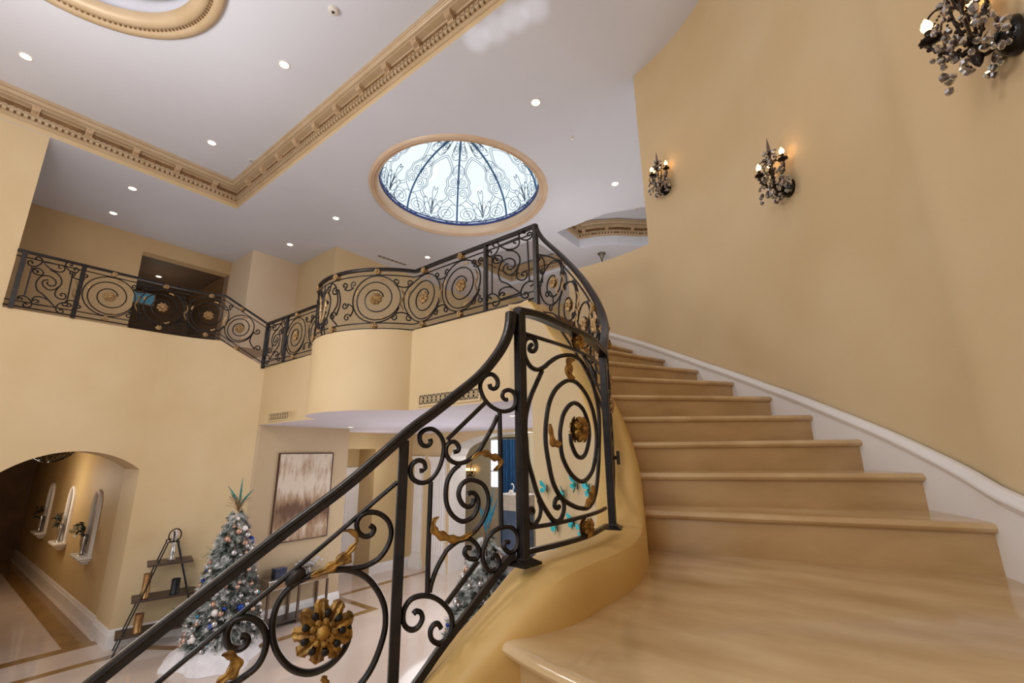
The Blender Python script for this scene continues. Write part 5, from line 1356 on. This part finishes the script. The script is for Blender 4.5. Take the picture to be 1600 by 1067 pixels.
for k in range(9):
    o = bpy.data.objects.new('crystal', CRY[k%3]); col.objects.link(o); o.parent = e; o.location = (-.2+.05*k,-.13,-.15-.03*(k%2)); o.scale = (1.6,)*3

# ================================================================ BUTTERFLIES on the hall face of the stair
M['turq'] = mat('turquoise_paper', (40,186,196), .5, c2=(24,160,176), scale=20)
def hallface(u, v):
    """point on the concave hall face of the stair wall"""
    d = ray(u,v); hits = []
    P = plan_all; m = len(P); Q = []
    for i in range(m):
        a = Vector(P[max(0,i-1)]); b = Vector(P[min(m-1,i+1)]); t = (b-a).normalized(); n = Vector((-t.y,t.x)); q = Vector(P[i])+n*.10; Q.append(q)
    for a,b in zip(Q,Q[1:]):
        e_ = b-a; den = d.x*e_.y-d.y*e_.x
        if abs(den) < 1e-9: continue
        k = (a.x*e_.y-a.y*e_.x)/den; t = (a.x*d.y-a.y*d.x)/den
        if k > 0 and 0 <= t <= 1: hits.append((k, e_.normalized()))
    h = max(hits, key=lambda q: q[0]); t = h[1]; n = Vector((-t.y,t.x))
    return d*h[0], t, n
names = ['first from the left','second from the left','third from the left','fourth from the left','fifth from the left','rightmost of the row','near the lower rail','beside the lower rosette','lowest of all','next to the curb top']
for i,((u,v),l) in enumerate(zip(((855,763),(884,772),(903,757),(924,763),(931,780),(899,815),(872,823),(912,828),(877,861),(898,855)), names)):
    try: p, t, n = hallface(u,v)
    except Exception: continue
    rnd = random.Random(i); e = empty('butterfly_decoration', (p.x+n.x*.012,p.y+n.y*.012,p.z), math.atan2(t.y,t.x), 'turquoise butterfly on the wall behind the spiral railing, '+l, 'butterfly', 'turquoise wall butterflies')
    tilt = rnd.uniform(-.6,.6); S = rnd.uniform(.9,1.3)
    for s in (-1,1):
        mb = MB()
        up_ = [(0,0),(.02,.03),(.05,.05),(.062,.035),(.05,.008),(.02,-.002)]; lo_ = [(0,0),(.02,-.004),(.045,-.014),(.04,-.04),(.02,-.045),(.006,-.02)]
        for ol in (up_, lo_):
            pts = [(s*x*cos(.7)*S, x*sin(.7)*S+.001, z*S) for x,z in ol]
            mb.add([(x*cos(tilt)-z*sin(tilt), y, x*sin(tilt)+z*cos(tilt)) for x,y,z in pts], [tuple(range(len(pts)))])
        o = mb.build('wing', M['turq']); o.parent = e
    mb = MB(); mb.tube([(-.03*S*-sin(tilt)*-1,0,-.03*S*cos(tilt)),(-.025*S*sin(tilt),0,.03*S*cos(tilt))], .004*S, 6); o = mb.build('body', M['matblack']); o.parent = e

# ================================================================ HALLWAY
orbp = at_x(80,700,-12.3)
e = empty('orb_chandelier', (orbp.x,orbp.y,.6), 0, 'iron orb chandelier at the top of the archway', 'chandelier')
R_ = .40; cz = orbp.z-.6+.14
mb = MB()
for k in range(6):
    a = pi*k/6; mb.tube([(R_*cos(t)*cos(a),R_*cos(t)*sin(a),cz+R_*sin(t)) for t in [2*pi*i/32 for i in range(32)]], .011, 6, True)
for zz in (-.25,0,.25): r = math.sqrt(R_*R_-zz*zz); mb.tube([(r*cos(2*pi*i/28),r*sin(2*pi*i/28),cz+zz) for i in range(28)], .009, 6, True)
part(mb, 'orb_frame', 'black', e)
mb = MB(); mb.tube([(0,0,0),(0,0,cz-.3)], .008, 6); mb.lathe([(.06,0),(.05,-.03),(.001,-.04)],(0,0,0),14); part(mb, 'chain', 'black', e)
for k in range(4):
    a = pi/2*k+.4; mb = MB(); mb.tube([(0,0,cz-.12),(.14*cos(a),.14*sin(a),cz-.16),(.16*cos(a),.16*sin(a),cz-.06)], .008, 5); part(mb, 'candle_arm', 'black', e)
for i,(u,vt,vs_,l) in enumerate(((152,768,868,'nearest the arch'),(118,763,845,'in the middle of the hallway wall'),(88,752,826,'farthest down the hallway'))):
    a = at_y(u,vt,HY); b = at_y(u-18,vs_,HY); x = (-11.85,-14.1,-16.5)[i]; zs_ = -1.74; zt_ = -.62
    e = empty('wall_niche', (x,HY,zs_), 0, 'tall white arched wall niche with a sill, '+l, 'niche'); w_ = .24; H_ = zt_-zs_
    pr_ = [(-w_,0),(-w_,H_-.3)]+[(-w_*cos(rad(t)),H_-.3+.3*sin(rad(t))) for t in range(10,180,10)]+[(w_,H_-.3),(w_,0)]
    mb = MB(); mb.tube([(x_,-.02,z_) for x_,z_ in pr_], .035, 6); part(mb, 'frame', 'white', e)
    mb = MB(); mb.add([(x_,-.006,z_) for x_,z_ in pr_], [tuple(range(len(pr_)))]); part(mb, 'recess', mat('niche_grey',(150,146,142),.6,c2=(128,124,120),scale=5), e)
    mb = MB(); mb.box(-w_-.1,w_+.1,-.2,0,-.05,0); mb.box(-w_-.04,w_+.04,-.15,0,-.1,-.05); mb.box(-w_+.06,w_-.06,-.1,0,-.16,-.1); bevel(part(mb, 'sill', 'white', e), .012)
    f = empty('niche_flowers', (x,HY-.1,zs_), 0, ('white flower arrangement with dark leaves in the niche nearest the arch','dark leafy plant in the middle hallway niche','small dark plant in the farthest hallway niche')[i], 'flower arrangement')
    mb = MB(); mb.lathe([(.05,0),(.03,.02),(.03,.1),(.055,.2),(.06,.32),(.045,.36),(.04,.3),(.001,.28)], (0,0,0), 14); part(mb, 'vase', 'silver', f)
    rnd = random.Random(i); mb = MB()
    for k in range(26):
        q = rnd.uniform(0,6.28); r = rnd.uniform(.02,.16); c = Vector((r*cos(q),-.02-abs(r*sin(q))*.8,.42+rnd.uniform(-.1,.16))); dl = Vector((rnd.uniform(-1,1),rnd.uniform(-1,.2),rnd.uniform(-.6,1))).normalized()
        sdv = dl.orthogonal().normalized(); mb.add([c-dl*.06, c+sdv*.025, c+dl*.07, c-sdv*.025], [(0,1,2,3)])
    part(mb, 'leaves', mat('dark_leaf',(30,34,30),.5,c2=(44,52,42),scale=10), f)
    if i == 0:
        mb = MB()
        for k in range(16): mb.ball((rnd.uniform(-.1,.1),-.1-rnd.uniform(0,.1),.44+rnd.uniform(-.06,.1)), .035, 7)
        part(mb, 'blossoms', mat('cream_blossom',(206,194,160),.6,c2=(186,172,134),scale=20), f)
# back room behind the gallery doorway
a = at_x(208,459,XB-3.9); b_ = at_x(237,471,XB-3.9)
w3 = empty('window_3', (XB-3.96,(a.y+b_.y)/2,(a.z+b_.z)/2), 0, 'dim blue window strip in the dark room behind the gallery', 'window', None, 'structure')
mb = MB(); mb.box(0,.02,-.28,.28,-.16,.16); part(mb, 'pane', mat('blue_dusk_glass',(60,92,104),.2,emis=(84,132,150),estr=.4), w3)
mb = MB()
for z in (-.17,.17): mb.box(0,.04,-.3,.3,z-.015,z+.015)
for y in (-.29,.29): mb.box(0,.04,y-.015,y+.015,-.17,.17)
part(mb, 'frame', 'white', w3)
# ================================================================ LIGHT AND CAMERA
sc = bpy.context.scene
wld = bpy.data.worlds.new('sky'); sc.world = wld; wld.use_nodes = True; nt = wld.node_tree
bg = nt.nodes['Background']; tc = nt.nodes.new('ShaderNodeTexCoord'); sp = nt.nodes.new('ShaderNodeSeparateXYZ'); cr = nt.nodes.new('ShaderNodeValToRGB')
mr = nt.nodes.new('ShaderNodeMapRange'); mr.inputs['From Min'].default_value = -1
nt.links.new(tc.outputs['Generated'], sp.inputs[0]); nt.links.new(sp.outputs['Z'], mr.inputs['Value']); nt.links.new(mr.outputs[0], cr.inputs['Fac']); nt.links.new(cr.outputs['Color'], bg.inputs['Color'])
e = cr.color_ramp.elements; e[0].position = .4; e[0].color = (.55,.5,.45,1); e[1].position = .62; e[1].color = (.93,.97,1,1)
x = cr.color_ramp.elements.new(.5); x.color = (.9,.9,.92,1)
bg.inputs['Strength'].default_value = 1.15
def lamp(name, kind, loc, power, c=(1,1,1), size=.3, rot=None, **k):
    l = bpy.data.lights.new(name, kind); l.energy = power; l.color = c
    if kind == 'POINT': l.shadow_soft_size = size
    if kind == 'AREA': l.size = size
    if kind == 'SPOT': l.shadow_soft_size = size; l.spot_size = k.get('angle',2.); l.spot_blend = k.get('blend',.8)
    o = bpy.data.objects.new(name, l); col.objects.link(o); o.location = loc
    if rot is not None: o.rotation_euler = rot
    return o
warm = (1,.86,.68); neutral = (1,.965,.93); cool = (.93,.96,1)
lamp('hall_fill_light', 'POINT', (-5.2,-.6,3.3), 250, neutral, .6)  # unseen fill lamp without a fixture, added to brighten ceiling and left wall
lamp('entry_fill', 'POINT', (-2.6,-2.6,1.2), 75, cool, .6)  # fill lamp added behind the camera
lamp('hall_low_fill', 'POINT', (-5.4,.9,-.1), 55, cool, .8)  # added fill for the lower hall, no fixture there
lamp('stair_fill', 'POINT', (-1.2,-1.3,2.0), 75, neutral, .6)  # unseen lamp added to brighten the stair and curved wall
lamp('landing_fill', 'POINT', (-4.4,7.6,2.7), 75, neutral, .9)  # soft fill lamp added above the upper landing
lamp('gallery_light', 'POINT', (-10.9,2.4,3.0), 8, neutral, .6)
lamp('soffit_fill', 'POINT', (-6.4,6.2,-1.3), 75, cool, .9)  # cool fill lamp added to lighten the rooms under the gallery
lamp('under_gallery_fill', 'POINT', (-4.2,5.0,-1.4), 30, cool, .6)  # second added fill, near the tree behind the railing
lamp('dining_light', 'POINT', (-7.2,10.2,.4), 80, neutral, .4)
lamp('hallway_light', 'POINT', (-13.6,1.35,-.5), 45, warm, .3)
lamp('passage_light', 'POINT', (-9.3,6.8,-.3), 12, neutral, .2)
lamp('back_room_light', 'POINT', (-14.5,3.2,4.2), 4, warm, .3)
for u_,v_,pw in ((745,60,26),(775,46,22),(805,28,24),(835,12,22)):
    t_ = at_z(u_,v_,CEIL); o_ = Vector((-1.2,.4,-.3)); dv = t_-o_
    lamp('sun_glint_spot', 'SPOT', o_, pw*16, (.95,.97,1), .02, dv.to_track_quat('-Z','Y').to_euler(), angle=rad(3.9), blend=1.)  # spot lamps added to imitate reflected sunlight streaking the ceiling

cam = bpy.data.cameras.new('camera'); co = bpy.data.objects.new('camera', cam); col.objects.link(co)
cam.sensor_fit = 'HORIZONTAL'; cam.sensor_width = 36; cam.lens = 36*FPX/1600; cam.clip_start = .05; cam.clip_end = 200
fw = ray(800,533.5).normalized(); rt = (ray(801,533.5)-ray(800,533.5)).normalized(); up = rt.cross(fw)
co.matrix_world = Matrix(((rt.x,up.x,-fw.x,0),(rt.y,up.y,-fw.y,0),(rt.z,up.z,-fw.z,0),(0,0,0,1)))
sc.camera = co
sc.view_settings.view_transform = 'Standard'; sc.view_settings.look = 'None'; sc.view_settings.exposure = .06; sc.view_settings.gamma = 1
sc.cycles.use_denoising = True; sc.cycles.max_bounces = 8; sc.cycles.diffuse_bounces = 5; sc.cycles.glossy_bounces = 3; sc.cycles.caustics_reflective = False; sc.cycles.caustics_refractive = False
sc.cycles.sample_clamp_indirect = 6
